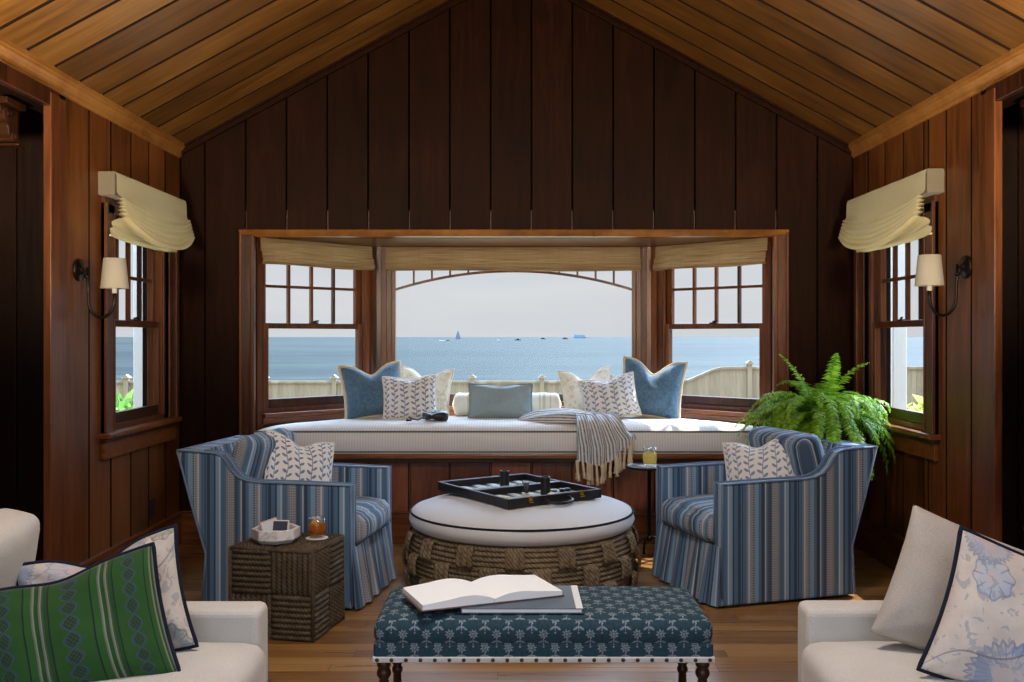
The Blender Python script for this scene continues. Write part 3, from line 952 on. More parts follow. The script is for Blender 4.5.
# sides
per = [(u / 40, 0) for u in range(41)]
def ring(z, out):
    pts = []
    for i in range(81): u = i / 80; a, b = cush_x(CF); pts.append(Vector((a + (b - a) * u, CF - out, z)))
    return pts
r0 = [top[i][0] for i in range(81)]
prev = r0
for k in range(1, 7):
    z = CZ1 - (CZ1 - CZ0) * k / 6; out = 0.012 * math.sin(PI * k / 6)
    cur = [bm.verts.new(p) for p in ring(z, out)]
    for i in range(80): bm.faces.new((prev[i], cur[i], cur[i + 1], prev[i + 1]))
    prev = cur
for side in (0, 80):
    prev = [top[side][j] for j in range(17)]
    cur = [bm.verts.new((v.co.x, v.co.y, CZ0)) for v in prev]
    for j in range(16): bm.faces.new((prev[j], prev[j + 1], cur[j + 1], cur[j]))
bmesh.ops.remove_doubles(bm, verts=bm.verts[:], dist=0.0006)
bmesh.ops.recalc_face_normals(bm, faces=bm.faces[:])
obj('cushion_cover', bm, ticking, cu, smooth=True)
bm = BM()
a, b = cush_x(CF)
tube(bm, [(a + (b - a) * i / 60, CF - 0.003, CZ1 + 0.001) for i in range(61)], 0.0055, 6)
tube(bm, [(a + (b - a) * i / 60, CF - 0.003, CZ0 + 0.012) for i in range(61)], 0.005, 6)
obj('piping', bm, fabric('grey_piping', (120, 118, 120), (100, 98, 102)), cu, smooth=True)

# ------------------------------------------------------------------ shades
def woven_shade(label, loc, rz, W, zt, zb):
    r = thing('woven_shade', label, 'window shade', loc, rz, 'woven reed shades in the bay')
    H = zt - zb
    prof = [(0.0, 0), (-0.012, 0.0), (-0.014, 0.30), (-0.016, 0.50), (-0.03, 0.52), (-0.034, 0.66), (-0.03, 0.74), (-0.042, 0.76), (-0.046, 0.92), (-0.040, 0.99), (-0.03, 1.0), (-0.012, 0.98)]
    bm = BM(); uvl = bm.loops.layers.uv.verify(); n = len(prof) - 1
    def f(u, v):
        k = min(n, int(round(v * n))); y, t = prof[k]
        return ((u - 0.5) * W, y - 0.003 * math.sin(u * 19 + t * 4) * t, zt - t * H + 0.004 * math.sin(u * 7) * t)
    grid(bm, 24, n, f, lambda u, v: (u * W, prof[min(n, int(round(v * n)))][1] * H), uvl)
    obj('woven_cloth', bm, weave, r, smooth=False)
    bm = BM(); box(bm, -W / 2, W / 2, -0.010, 0.012, zt - 0.03, zt, 0.003); obj('head_rail', bm, wood_x, r)
    bm = BM(); tube(bm, [(-W / 2 + 0.002, -0.034, zb + 0.012), (W / 2 - 0.002, -0.034, zb + 0.012)], 0.009, 8); obj('bottom_bar', bm, weave, r)


woven_shade('woven reed shade raised at the top of the left bay window', (OX0 + 0.325, BY0 + 0.275, 0), R(45), 0.86, OZ1 - 0.003, 1.735)
woven_shade('wide woven reed shade raised over the centre bay window', ((OX0 + OX1) / 2 - 0.005, BY0 + 0.62, 0), 0, 1.76, OZ1 - 0.003, 1.735)
woven_shade('woven reed shade raised at the top of the right bay window', (OX1 - 0.325, BY0 + 0.275, 0), R(-45), 0.86, OZ1 - 0.003, 1.735)


def roman(label, X, rz, y0, y1):
    r = thing('roman_shade', label, 'window shade', (X, (y0 + y1) / 2, 0), rz, 'cream roman shades on the side walls')
    W = y1 - y0; rows = [(-0.085, 2.10, 0.0), (-0.092, 2.08, 0), (-0.093, 2.04, 0), (-0.094, 2.00, 0.08), (-0.102, 1.985, 0.2)]
    nf = 6
    for i in range(nf):
        zz = 1.972 - 0.019 * i; sg = 0.28 + 0.11 * i
        rows += [(-0.116 - 0.005 * i, zz, sg), (-0.122 - 0.005 * i, zz - 0.010, sg + 0.07), (-0.088 - 0.002 * i, zz - 0.014, sg + 0.04)]
    rows += [(-0.085, 1.862, 0.55), (-0.062, 1.855, 0.4), (-0.048, 1.845, 0.3), (-0.05, 1.83, 0.25), (-0.058, 1.82, 0.22), (-0.044, 1.812, 0.2), (-0.046, 1.795, 0.14), (-0.05, 1.785, 0.12), (-0.04, 1.78, 0.1)]
    SAG = 0.115
    bm = BM(); uvl = bm.loops.layers.uv.verify(); n = len(rows) - 1
    def f(u, v):
        k = min(n, int(round(v * n))); off, z, sg = rows[k]
        t = 2 * u - 1; inset = 0.5
        w_ = W * (1.0 if k < 22 else 0.93) * (1 - 0.02 * (sg > 0.2))
        bulge = -0.05 * sg * (1 - t * t) if k < 24 else -0.012 * (1 - t * t)
        z2 = z - SAG * sg * (1 - t * t) + (0.012 if k > 4 else 0) * abs(t) ** 6
        z2 += 0.002 * noise.noise(Vector((u * 9, k * 0.7, X)))
        return ((u - 0.5) * w_, off + bulge, z2)
    grid(bm, 40, n, f, lambda u, v: (u * W, v), uvl)
    obj('linen_cloth', bm, cream_shade, r, smooth=True)
    bm = BM(); box(bm, -W / 2 - 0.002, W / 2 + 0.002, -0.084, 0, 1.985, 2.103, 0.003); obj('head_box', bm, fabric('dimmed_box_cloth', (128, 118, 100), (108, 98, 82)), r)  # unlit look of the box ends put into a darker cloth colour
    bm = BM(); tube(bm, [(-W / 2 * 0.92, -0.045, 1.79), (W / 2 * 0.92, -0.045, 1.79)], 0.006, 6); obj('bottom_bar', bm, cream_shade, r)


roman('cream linen roman shade with swagged folds on the left wall', XL, R(90), 4.74, 5.76)
roman('cream linen roman shade with swagged folds on the right wall', XR, R(-90), 4.66, 5.76)

# ------------------------------------------------------------------ sconces
def sconce(label, X, s, y, z):
    r = thing('wall_sconce', label, 'sconce', (X, y, z), 0, 'wall sconces beside the side windows')
    bm = BM(); lathe(bm, [(0.053, 0), (0.055, 0.006), (0.05, 0.012), (0.03, 0.016), (0.014, 0.022), (0.012, 0.03)], 28)
    bmesh.ops.transform(bm, matrix=Matrix.Rotation(s * PI / 2, 4, 'Y'), verts=bm.verts[:]); obj('back_plate', bm, bronze, r, smooth=True)
    bm = BM(); pts = []
    pts += [(s * 0.02, 0, 0.0), (s * 0.035, 0, -0.01), (s * 0.045, 0, -0.04), (s * 0.05, 0, -0.09)]
    for k in range(13):
        a = PI + PI * k / 12; pts.append((s * (0.112 + 0.062 * math.cos(a)), 0, -0.14 + 0.085 * math.sin(a)))
    pts += [(s * 0.174, 0, -0.105)]
    tube(bm, pts, 0.0075, 8)
    obj('arm', bm, bronze, r, smooth=True)
    bm = BM(); lathe(bm, [(0.004, -0.055), (0.012, -0.05), (0.016, -0.044), (0.014, -0.04), (0.007, -0.036), (0.007, 0.0)], 12, (s * 0.045, 0, 0.012)); obj('knuckle', bm, bronze, r, smooth=True)
    bm = BM(); lathe(bm, [(0.012, -0.11), (0.012, -0.04)], 12, (s * 0.174, 0, 0)); obj('candle_sleeve', bm, white_paint, r, smooth=True)
    bm = BM(); lathe(bm, [(0.064, -0.088), (0.050, 0.055), (0.0485, 0.055), (0.0625, -0.088)], 32, (s * 0.174, 0, 0), cap=False); obj('lamp_shade', bm, white_lampshade, r, smooth=True)


sconce('bronze wall sconce with linen shade on the left wall', XL, 1, 4.52, 1.597)
sconce('bronze wall sconce with linen shade on the right wall', XR, -1, 4.43, 1.605)

# ------------------------------------------------------------------ pillows
def pillow_pt(a, b, w, h, ear, chop, cw_):
    x = a * w / 2 * (1 - ear * (1 - b * b)); z = b * h / 2 * (1 - ear * (1 - a * a))
    if b > -0.2:
        z -= chop * math.exp(-(a / cw_) ** 2) * ((b + 0.2) / 1.2) ** 2
    return x, z + h / 2


def pillow(name, label, cat, loc, rot, w, h, t, mat, trim=None, trim_name='piping', trim_r=0.006, ear=0.07, chop=0.0, cw_=0.38, group=None, seed=1, fringe=False, N=26):
    r = thing(name, label, cat, loc, rot, group)
    bm = BM(); uvl = bm.loops.layers.uv.verify()
    for side in (-1, 1):
        def f(u, v):
            a, b = (2 * u - 1), (2 * v - 1)
            a = math.copysign(1 - (1 - abs(a)) ** 1.35, a); b = math.copysign(1 - (1 - abs(b)) ** 1.35, b)
            x, z = pillow_pt(a, b, w, h, ear, chop, cw_)
            k = max(0, (1 - a * a) * (1 - b * b))
            y = t / 2 * k ** 0.45 * (1 + 0.15 * (-b))
            wr = noise.noise(Vector((x * 9 + seed * 7, z * 9, side * 3))) * 0.5 + noise.noise(Vector((x * 24 + seed, z * 20, side))) * 0.25
            y += wr * 0.032 * k ** 0.35
            # soft folds fanning from the corners
            y += 0.007 * math.sin(math.atan2(abs(a) - 1.02, abs(b) - 1.02) * 9 + seed + side) * (abs(a) * abs(b)) ** 1.2 * min(1, k * 6)
            # pull creases running in from the corners
            y += 0.006 * math.sin((a - b) * 9 + seed) * abs(a * b) ** 2 * k ** 0.3
            if chop: y -= 0.35 * chop * math.exp(-(a / 0.22) ** 2) * max(0, b) * k ** 0.3
            return (x, side * y, z)
        grid(bm, N, N, f, lambda u, v: ((u - 0.5) * w * side * -1, (v - 0.5) * h), uvl)
    bmesh.ops.remove_doubles(bm, verts=bm.verts[:], dist=0.0004)
    bmesh.ops.recalc_face_normals(bm, faces=bm.faces[:])
    obj('pillow_cover', bm, mat, r, smooth=True)
    if trim:
        pts = []; n = 26
        for (a0, b0, a1, b1) in ((-1, -1, 1, -1), (1, -1, 1, 1), (1, 1, -1, 1), (-1, 1, -1, -1)):
            for i in range(n):
                tt = i / n; x, z = pillow_pt(a0 + (a1 - a0) * tt, b0 + (b1 - b0) * tt, w, h, ear, chop, cw_); pts.append((x, 0, z))
        bm = BM()
        if fringe:
            rs = [trim_r * (1 + 0.35 * random.random()) for _ in pts]
            tube(bm, pts, rs, 6, closed=True)
        else: tube(bm, pts, trim_r, 6, closed=True)
        obj(trim_name, bm, trim, r, smooth=True)
    return r


BZ = 0.747
BG = 'pillows along the window seat'
pillow('throw_pillow', 'large blue velvet pillow with cream fringe at the left end of the window seat', 'pillow', (-0.885, 6.29, BZ), (R(-18), R(-4), R(24)), 0.42, 0.37, 0.17, velvet, fringe_cream, 'fringe', 0.011, ear=0.09, chop=0.07, group=BG, seed=2, fringe=True)
pillow('throw_pillow', 'large blue velvet pillow with cream fringe at the right end of the window seat', 'pillow', (0.89, 6.28, BZ), (R(-18), R(5), R(-18)), 0.42, 0.40, 0.17, velvet, fringe_cream, 'fringe', 0.011, ear=0.09, chop=0.09, group=BG, seed=3, fringe=True)
pillow('throw_pillow', 'cream pillow with faint print behind the vine pillow near the binoculars', 'pillow', (-0.60, 6.40, BZ), (R(-16), R(3), R(-8)), 0.36, 0.335, 0.14, cream_print, cream_fab, 'piping', 0.006, ear=0.09, chop=0.075, group=BG, seed=4)
pillow('throw_pillow', 'cream pillow with faint print behind the striped throw', 'pillow', (0.53, 6.40, BZ), (R(-16), R(-5), R(10)), 0.36, 0.33, 0.14, cream_print, cream_fab, 'piping', 0.006, ear=0.09, chop=0.075, group=BG, seed=5)
pillow('throw_pillow', 'blue vine print pillow behind the binoculars on the window seat', 'pillow', (-0.66, 6.22, BZ), (R(-20), R(-2), R(6)), 0.35, 0.29, 0.13, vine, cream_fab, 'fringe', 0.007, ear=0.06, chop=0.022, group=BG, seed=6, fringe=True)
pillow('throw_pillow', 'blue vine print pillow leaning on the right velvet pillow beside the throw', 'pillow', (0.66, 6.21, BZ), (R(-20), R(-10), R(-4)), 0.36, 0.29, 0.13, vine_soft, cream_fab, 'fringe', 0.007, ear=0.07, chop=0.022, group=BG, seed=7, fringe=True)
pillow('lumbar_pillow', 'small grey blue lumbar pillow at the middle of the window seat', 'pillow', (-0.075, 6.25, BZ), (R(-16), 0, 0), 0.42, 0.23, 0.13, grey_blue, fabric('grey_fringe', (150, 164, 168), (112, 126, 132)), 'fringe', 0.007, ear=0.05, chop=0.012, group=BG, seed=8, fringe=True)
# bolster
bm = BM(); uvl = bm.loops.layers.uv.verify(); L = 0.37
def fb(u, v):
    x = -L + 2 * L * u; e = min(1, (L - abs(x)) / 0.05); rr = 0.078 * (1 - (1 - e) ** 2 * 0.55) + 0.002 * math.sin(u * 40)
    if abs(x) > L - 1e-6: rr = 0.001
    return (x, rr * math.cos(v * 2 * PI), rr * math.sin(v * 2 * PI))
grid(bm, 40, 24, fb, lambda u, v: ((u - 0.5) * 2 * L, v * 0.5), uvl); bmesh.ops.remove_doubles(bm, verts=bm.verts[:], dist=0.0003)
o = obj('bolster_pillow', bm, bolster_mat(), smooth=True, norm=True); o.location = (-0.035, 6.46, BZ + 0.078)
tag(o, 'long cream striped bolster behind the grey blue lumbar pillow', 'pillow', BG)

# ------------------------------------------------------------------ binoculars
bn = thing('binoculars', 'black binoculars lying on the window seat cushion', 'binoculars', (-0.49, 6.06, 0.748), R(20))
for s in (-1, 1):
    bm = BM(); prof = [(0.018, -0.07), (0.021, -0.066), (0.021, -0.04), (0.017, -0.036), (0.02, -0.01), (0.027, 0.01), (0.030, 0.04), (0.030, 0.07), (0.026, 0.072), (0.024, 0.066)]
    lathe(bm, prof, 20); bmesh.ops.transform(bm, matrix=Matrix.Translation((0.0, s * 0.034, 0.031)) @ Matrix.Rotation(PI / 2, 4, 'Y') @ Matrix.Rotation(s * 0.06, 4, 'X'), verts=bm.verts[:])
    obj('barrel', bm, plastic_black, bn, smooth=True)
    bm = BM(); lathe(bm, [(0.024, 0.0), (0.022, 0.004), (0.012, 0.007), (0.002, 0.008)], 18); bmesh.ops.transform(bm, matrix=Matrix.Translation((0.066, s * 0.036, 0.031)) @ Matrix.Rotation(PI / 2, 4, 'Y'), verts=bm.verts[:])
    obj('lens', bm, MT('lens_glass', 0.05, 0.8).color((60, 84, 104)), bn, smooth=True)
bm = BM(); box(bm, -0.03, 0.03, -0.016, 0.016, 0.02, 0.042, 0.004); tube(bm, [(-0.05, 0, 0.034), (-0.02, 0, 0.036)], 0.012, 10); obj('bridge', bm, plastic_black, bn)
bm = BM(); pts = [(-0.06, -0.05, 0.03), (-0.09, -0.06, 0.03), (-0.12, -0.035, 0.012), (-0.15, -0.03, 0.02), (-0.17, -0.01, 0.03), (-0.15, 0.01, 0.02), (-0.16, -0.02, 0.008), (-0.19, -0.03, 0.012), (-0.18, 0.0, 0.016)]
tube(bm, pts, 0.008, 6, flat=0.5); obj('strap', bm, plastic_black, bn, smooth=True)

# ------------------------------------------------------------------ striped throw with tassels
th = thing('throw_blanket', 'grey and white striped throw with knotted tassels draped over the seat edge', 'blanket', (0, 0, 0))
tm = throw_mat()
bm = BM(); uvl = bm.loops.layers.uv.verify()
path = [(6.10, 0.775), (6.03, 0.792), (5.95, 0.786), (5.885, 0.764), (5.853, 0.735), (5.842, 0.70), (5.838, 0.66), (5.834, 0.62), (5.832, 0.58), (5.832, 0.53)]
def bot(u): return 0.525 - 0.03 * math.exp(-((u - 0.35) / 0.2) ** 2) + 0.13 * max(0, u - 0.55) / 0.45
def hang(u, v):
    k = v * (len(path) - 1); i = min(len(path) - 2, int(k)); t = k - i
    y = path[i][0] + (path[i + 1][0] - path[i][0]) * t; z = path[i][1] + (path[i + 1][1] - path[i][1]) * t
    zb = bot(u)
    if z < 0.70: z = 0.70 - (0.70 - z) / 0.17 * (0.70 - zb)
    wd = 0.24 + 0.13 * min(1, v * 1.4); xc = 0.50 + 0.075 * min(1, v * 1.3)
    fold = math.sin(u * 2 * PI * 4.5 + v * 2.2) * (0.010 + 0.012 * v)
    x = xc + (u - 0.5) * wd + 0.012 * math.sin(u * 2 * PI * 4.5 + 1.0 + v * 2)
    if v < 0.45: z += max(-0.004, fold * 1.1 * (1 - v)) + 0.006
    else: y -= fold + 0.014
    return (x, y, z)
grid(bm, 72, 36, hang, lambda u, v: (u * 0.55, v * 0.6), uvl)
def band(u, v):       # gathered part lying along the cushion
    x = 0.03 + u * 0.62; c = 6.13 - 0.04 * u - 0.03 * math.sin(u * 3)
    wdt = 0.10 + 0.07 * u; a = v * PI
    ht = (0.03 + 0.045 * math.sin(min(1, u * 1.25) * PI * 0.85)) * (0.55 + 0.45 * min(1, u * 5))
    end = min(1, u / 0.08) ** 0.5 * min(1, (1 - u) / 0.12 + 0.15) ** 0.5
    rid = 0.010 * math.sin(v * 5 * PI + u * 4)
    y = c + math.cos(a) * wdt * (0.6 + 0.4 * end); z = 0.744 + (math.sin(a) * ht + rid * math.sin(a)) * end
    return (x, y, z)
grid(bm, 60, 40, band, lambda u, v: (v * 0.26, u * 0.6), uvl)
obj('woven_cloth', bm, tm, th, smooth=True)
for k in range(22):
    u = (k + 0.5) / 22; p = Vector(hang(u, 1.0)); ln = 0.10 + 0.03 * random.random()
    bm = BM(); sw = (random.random() - 0.5) * 0.03; pts = []; rs = []
    for i in range(9):
        t = i / 8; pts.append((p.x + sw * t, p.y - 0.004 + 0.006 * math.sin(t * 5 + k), p.z + 0.006 - ln * t))
        rs.append([0.006, 0.008, 0.0082, 0.009, 0.0085, 0.008, 0.012, 0.0085, 0.014][i])
    tube(bm, pts, rs, 7); obj('tassel', bm, rope_tassel, th, smooth=True)

# ------------------------------------------------------------------ armchairs (local: faces +x, width along y)
def armchair(label, loc, rz):
    r = thing('armchair', label, 'armchair', loc, rz, 'blue striped armchairs')
    W = 0.35; at = 0.075
    prof = [(0.365, 0.012), (0.362, 0.585), (0.10, 0.590), (-0.09, 0.592), (-0.145, 0.598), (-0.19, 0.615), (-0.225, 0.648), (-0.25, 0.688), (-0.275, 0.715), (-0.31, 0.727), (-0.495, 0.735), (-0.43, 0.50), (-0.352, 0.25), (-0.37, 0.012)]
    bm = BM()
    for s in (-1, 1):
        a, b = sorted((s * W, s * (W - at))); prism(bm, prof, a, b, 'xz', 0.012, 3)
    prism(bm, [(-0.495, 0.735), (-0.395, 0.735), (-0.27, 0.32), (-0.27, 0.012), (-0.37, 0.012), (-0.352, 0.25), (-0.43, 0.50)], -W + at - 0.02, W - at + 0.02, 'xz', 0.012, 3)
    box(bm, -0.30, 0.33, -W + at - 0.01, W - at + 0.01, 0.05, 0.285)
    uv_by_normal(bm); obj('upholstered_frame', bm, stripe, r, smooth=False)
    # seat cushion
    bm = BM(); softbox(bm, 0.045, 0, 0.357, 0.345, W - at - 0.004, 0.072, 0.05, 12, crown=0.028, front=0.02, wob=0.004, seed=3)
    uv_by_normal(bm); obj('seat_cushion', bm, stripe, r, smooth=True)
    # back cushion leaning
    bm = BM(); softbox(bm, 0, 0, 0, 0.225, W - at - 0.008, 0.062, 0.042, 12, crown=0.034, wob=0.005, seed=5)
    uvl = bm.loops.layers.uv.verify()
    for f in bm.faces:
        for lp in f.loops: lp[uvl].uv = (lp.vert.co.y + 0.1 + 0.9 * lp.vert.co.z, lp.vert.co.x)
    bmesh.ops.transform(bm, matrix=Matrix.Translation((-0.238, 0, 0.573)) @ Matrix.Rotation(R(-74), 4, 'Y') @ Matrix.Rotation(PI, 4, 'Z'), verts=bm.verts[:])
    obj('back_cushion', bm, stripe, r, smooth=True)
    # skirt: hangs from under the cushion, gathered, flares a little
    bm = BM(); uvl = bm.loops.layers.uv.verify()
    def sk(u, v):
        y = (u - 0.5) * 2 * (W - 0.004 + 0.006 * v); fl = 0.045 * v + 0.010 * v * math.sin(u * 2 * PI * 5 + 0.6) + 0.006 * v * math.sin(u * 2 * PI * 11)
        edge = 1 - max(0, abs(2 * u - 1) - 0.86) / 0.14
        return (0.345 + 0.022 + fl * (0.35 + 0.65 * edge), y, 0.288 - 0.276 * v)
    grid(bm, 60, 8, sk, lambda u, v: ((u - 0.5) * 2 * W, v * 0.28), uvl)
    obj('skirt', bm, stripe, r, smooth=True)
    # piping on arm and back edges
    bm = BM()
    for s in (-1, 1):
        for yy in (s * W, s * (W - at)):
            tube(bm, [(x, yy, z + 0.001) for x, z in [(0.364, 0.05 if abs(yy) > W - 0.01 else 0.30)] + prof[1:11]], 0.0055, 6)
    for s in (-1, 1): tube(bm, [(x, s * W, z) for x, z in prof[10:14]], 0.005, 6)
    tube(bm, [(-0.495, -W, 0.736), (-0.495, W, 0.736)], 0.0055, 6)
    obj('piping', bm, dkblue_trim, r, smooth=True)
    return r


armchair('blue striped armchair at the left beside the woven cube', (-1.062, 4.845, 0), R(-8))
armchair('blue striped armchair at the right in front of the fern', (1.232, 4.925, 0), R(180 + 17))
CG = 'vine print pillows in the armchairs'
pillow('throw_pillow', 'blue vine print pillow sitting in the left striped armchair', 'pillow', (-1.08, 4.80, 0.425), (R(-20), R(14), R(38)), 0.39, 0.37, 0.14, vine, cream_fab, 'piping', 0.005, ear=0.06, chop=0.045, group=CG, seed=11)
pillow('throw_pillow', 'blue vine print pillow sitting in the right striped armchair', 'pillow', (1.28, 4.87, 0.428), (R(-18), R(-10), R(-28)), 0.37, 0.34, 0.14, vine_soft, cream_fab, 'piping', 0.005, ear=0.06, chop=0.04, group=CG, seed=12)

# ------------------------------------------------------------------ ottoman
ot = thing('ottoman', 'round woven rope ottoman with pale cushion and navy piping', 'ottoman', (0.05, 4.97, 0))
bm = BM(); uvl = bm.loops.layers.uv.verify()
def barrel(z): return 0.565 + 0.028 * math.sin(PI * min(1, max(0, (z + 0.02) / 0.33)))
rows = 13; HB = 0.30
def fbarrel(u, v):
    z = 0.004 + HB * v; ph = v * rows; bump = 0.013 * abs(math.sin(PI * ph)) ** 0.6
    rr = barrel(z) - 0.016 + bump
    if v >= 0.999: rr = barrel(z) - 0.03
    return (rr * math.cos(2 * PI * u), rr * math.sin(2 * PI * u), z)
grid(bm, 120, rows * 6, fbarrel, lambda u, v: (u * 3.7, v * HB), uvl)
lathe(bm, [(0.54, 0.004), (0.05, 0.004)], 60, cap=False); lathe(bm, [(0.55, 0.30), (0.05, 0.30)], 60, cap=False)
bmesh.ops.recalc_face_normals(bm, faces=bm.faces[:])
obj('rope_base', bm, seagrass, ot, smooth=True)
# upright bands of rope, three tiers of weaving
NB = 15
for tier, (za, zb) in enumerate(((0.006, 0.115), (0.10, 0.215), (0.20, 0.306))):
    for k in range(NB):
        a0 = 2 * PI * (k + 0.5 * (tier % 2) + 0.1) / NB
        bm = BM(); uvl = bm.loops.layers.uv.verify()
        def fs(u, v):
            a = a0 + (u - 0.5) * 0.15; z = za + (zb - za) * v
            rr = barrel(z) + 0.004 + 0.010 * math.sin(PI * v) ** 0.5 + 0.012 * abs(math.sin(PI * u * 3)) ** 0.6 - 0.03 * max(0, abs(2 * v - 1) - 0.8) / 0.2
            return (rr * math.cos(a), rr * math.sin(a), z)
        grid(bm, 18, 12, fs, lambda u, v: (v * 0.11, u * 0.09), uvl)
        obj('rope_band', bm, seagrass, ot, smooth=True)
bm = BM(); uvl = bm.loops.layers.uv.verify()
prof = [(0.02, 0.302), (0.45, 0.302), (0.54, 0.305), (0.572, 0.322), (0.583, 0.35), (0.578, 0.378), (0.565, 0.394), (0.535, 0.406), (0.47, 0.420), (0.38, 0.430), (0.28, 0.436), (0.16, 0.439), (0.02, 0.440)]
np_ = len(prof) - 1
def fcu(u, v):
    k = min(np_, int(round(v * np_))); rr, z = prof[k]; a = 2 * PI * u
    wv = 0.003 * noise.noise(Vector((math.cos(a) * 3, math.sin(a) * 3, z * 20))) if k > 2 else 0
    return ((rr + wv) * math.cos(a), (rr + wv) * math.sin(a), z + wv)
vsg = grid(bm, 120, np_, fcu, lambda u, v: (u * 3.6, prof[min(np_, int(round(v * np_)))][1] * 3 - prof[min(np_, int(round(v * np_)))][0]), uvl)
bmesh.ops.remove_doubles(bm, verts=bm.verts[:], dist=0.0003)
bm.normal_update()
for f in bm.faces:
    if abs(f.normal.z) > 0.6:
        for lp in f.loops: lp[uvl].uv = (lp.vert.co.x, lp.vert.co.y)
bmesh.ops.recalc_face_normals(bm, faces=bm.faces[:])
obj('top_cushion', bm, diamond_mat(), ot, smooth=True)
bm = BM(); tube(bm, [(0.575 * math.cos(2 * PI * k / 96), 0.575 * math.sin(2 * PI * k / 96), 0.388) for k in range(96)], 0.0055, 6, closed=True); obj('piping', bm, navy_trim, ot, smooth=True)

# ------------------------------------------------------------------ backgammon case and pieces
ORZ = R(34); OC = Vector((0.03, 5.105, 0.442))
bgc = thing('backgammon_case', 'open black leather backgammon case lying on the round ottoman', 'board game', OC, ORZ)
HW, HL, HT, WT = 0.293, 0.348, 0.046, 0.018          # half width (x), half length (y), height, wall
felt = MT('board_felt', 0.9, 0.1).color((176, 178, 176)); pt_d = MT('board_points_dark', 0.8, 0.2).color((46, 48, 58)); pt_l = MT('board_points_white', 0.8, 0.2).color((226, 226, 222))
for nm, y0, y1 in (('near_tray', -HL, -0.002), ('far_tray', 0.002, HL)):
    bm = BM()
    box(bm, -HW, HW, y0, y1, 0, 0.008, 0.002)
    box(bm, -HW, -HW + WT, y0, y1, 0.004, HT, 0.003); box(bm, HW - WT, HW, y0, y1, 0.004, HT, 0.003)
    box(bm, -HW + WT, HW - WT, y0, y0 + WT, 0.004, HT, 0.003); box(bm, -HW + WT, HW - WT, y1 - WT, y1, 0.004, HT, 0.003)
    tr = obj(nm, bm, black_leather, bgc)
    bm = BM(); box(bm, -HW + WT + 0.001, HW - WT - 0.001, y0 + WT + 0.001, y1 - WT - 0.001, 0.008, 0.0105); obj('playing_field', bm, felt, tr)
    bm = BM(); mats = [pt_d, pt_l]
    for k in range(12):
        x0 = -HW + WT + 0.01 + (k % 12) * 0.0452; yb = y0 + WT + 0.003; yt = y1 - WT - 0.003
        for (ya, yc, par) in ((yb, yb + 0.125, k % 2), (yt, yt - 0.125, (k + 1) % 2)):
            f = bm.faces.new([bm.verts.new(p) for p in ((x0, ya, 0.0109), (x0 + 0.044, ya, 0.0109), (x0 + 0.022, yc, 0.0109))]); f.material_index = par
    obj('board_points', bm, mats, tr, norm=False)
bm = BM(); edge = 0.0015
for (x0, x1, y0, y1) in ((-HW, HW, -HL, -HL + 0.003), (-HW, HW, HL - 0.003, HL)): box(bm, x0 + .004, x1 - .004, y0 + WT * .4, y1 + WT * .4 if y1 < 0 else y1 - .004, HT - 0.001, HT + 0.0006)
obj('edge_stitching', bm, MT('pale_stitch', 0.8, 0.2).color((120, 120, 124)), bgc)
for x in (-0.16, 0.16):
    bm = BM(); box(bm, x - 0.012, x + 0.012, -HL - 0.004, -HL + 0.001, 0.018, 0.05, 0.002); box(bm, x - 0.008, x + 0.008, -HL - 0.008, -HL - 0.003, 0.03, 0.046, 0.002); tube(bm, [(x - 0.012, -HL - 0.006, 0.022), (x + 0.012, -HL - 0.006, 0.022)], 0.004, 8)
    obj('latch', bm, brass, bgc)
bm = BM(); pts = []
for k in range(13):
    a = PI * k / 12; pts.append((-0.075 * math.cos(a), -HL - 0.012 - 0.055 * math.sin(a) ** 0.6, 0.022 - 0.012 * math.sin(a)))
tube(bm, pts, 0.009, 8); box(bm, -0.09, -0.062, -HL - 0.012, -HL, 0.014, 0.034, 0.003); box(bm, 0.062, 0.09, -HL - 0.012, -HL, 0.014, 0.034, 0.003)
obj('handle', bm, black_leather, bgc)


def on_board(x, y, z=0.0112):
    c, s = math.cos(ORZ), math.sin(ORZ); return (OC.x + x * c - y * s, OC.y + x * s + y * c, OC.z + z)


def cup(label, x, y, r_, h):
    t = thing('dice_cup', label, 'dice cup', on_board(x, y))
    bm = BM(); lathe(bm, [(r_, 0), (r_ * 1.03, h * 0.03), (r_ * 1.0, h * 0.97), (r_ * 1.0, h), (r_ * 0.88, h), (r_ * 0.86, h * 0.1), (0.002, h * 0.1)], 28); obj('cup_body', bm, black_leather, t, smooth=False)
    bm = BM(); tube(bm, [(r_ * 0.97 * math.cos(2 * PI * k / 28), r_ * 0.97 * math.sin(2 * PI * k / 28), h) for k in range(28)], 0.003, 6, closed=True); obj('rim', bm, MT('cup_rim', 0.4, 0.4).color((64, 60, 64)), t, smooth=True)


cup('black leather dice cup in the far tray of the backgammon case', 0.03, 0.17, 0.025, 0.088)
cup('black leather dice cup in the near tray beside the amber checkers', 0.07, -0.155, 0.025, 0.092)
t = thing('doubling_cube', 'small dark cube on a short stem beside the divider of the game case', 'game piece', on_board(0.02, -0.03 - 0.02))
bm = BM(); lathe(bm, [(0.014, 0), (0.011, 0.01), (0.011, 0.03)], 16); obj('stem', bm, black_leather, t, smooth=True)
bm = BM(); box(bm, -0.015, 0.015, -0.015, 0.015, 0.03, 0.056, 0.003); obj('cube_body', bm, MT('dark_cube', 0.4, 0.4).color((66, 66, 72)), t)
chk_b = MT('black_checker', 0.3, 0.5).color((24, 26, 34)); chk_c = MT('cream_checker', 0.35, 0.5).color((228, 204, 158)); chk_a = MT('amber_checker', 0.3, 0.5).color((232, 168, 48)); die_m = MT('white_die', 0.4, 0.4).color((214, 214, 212))
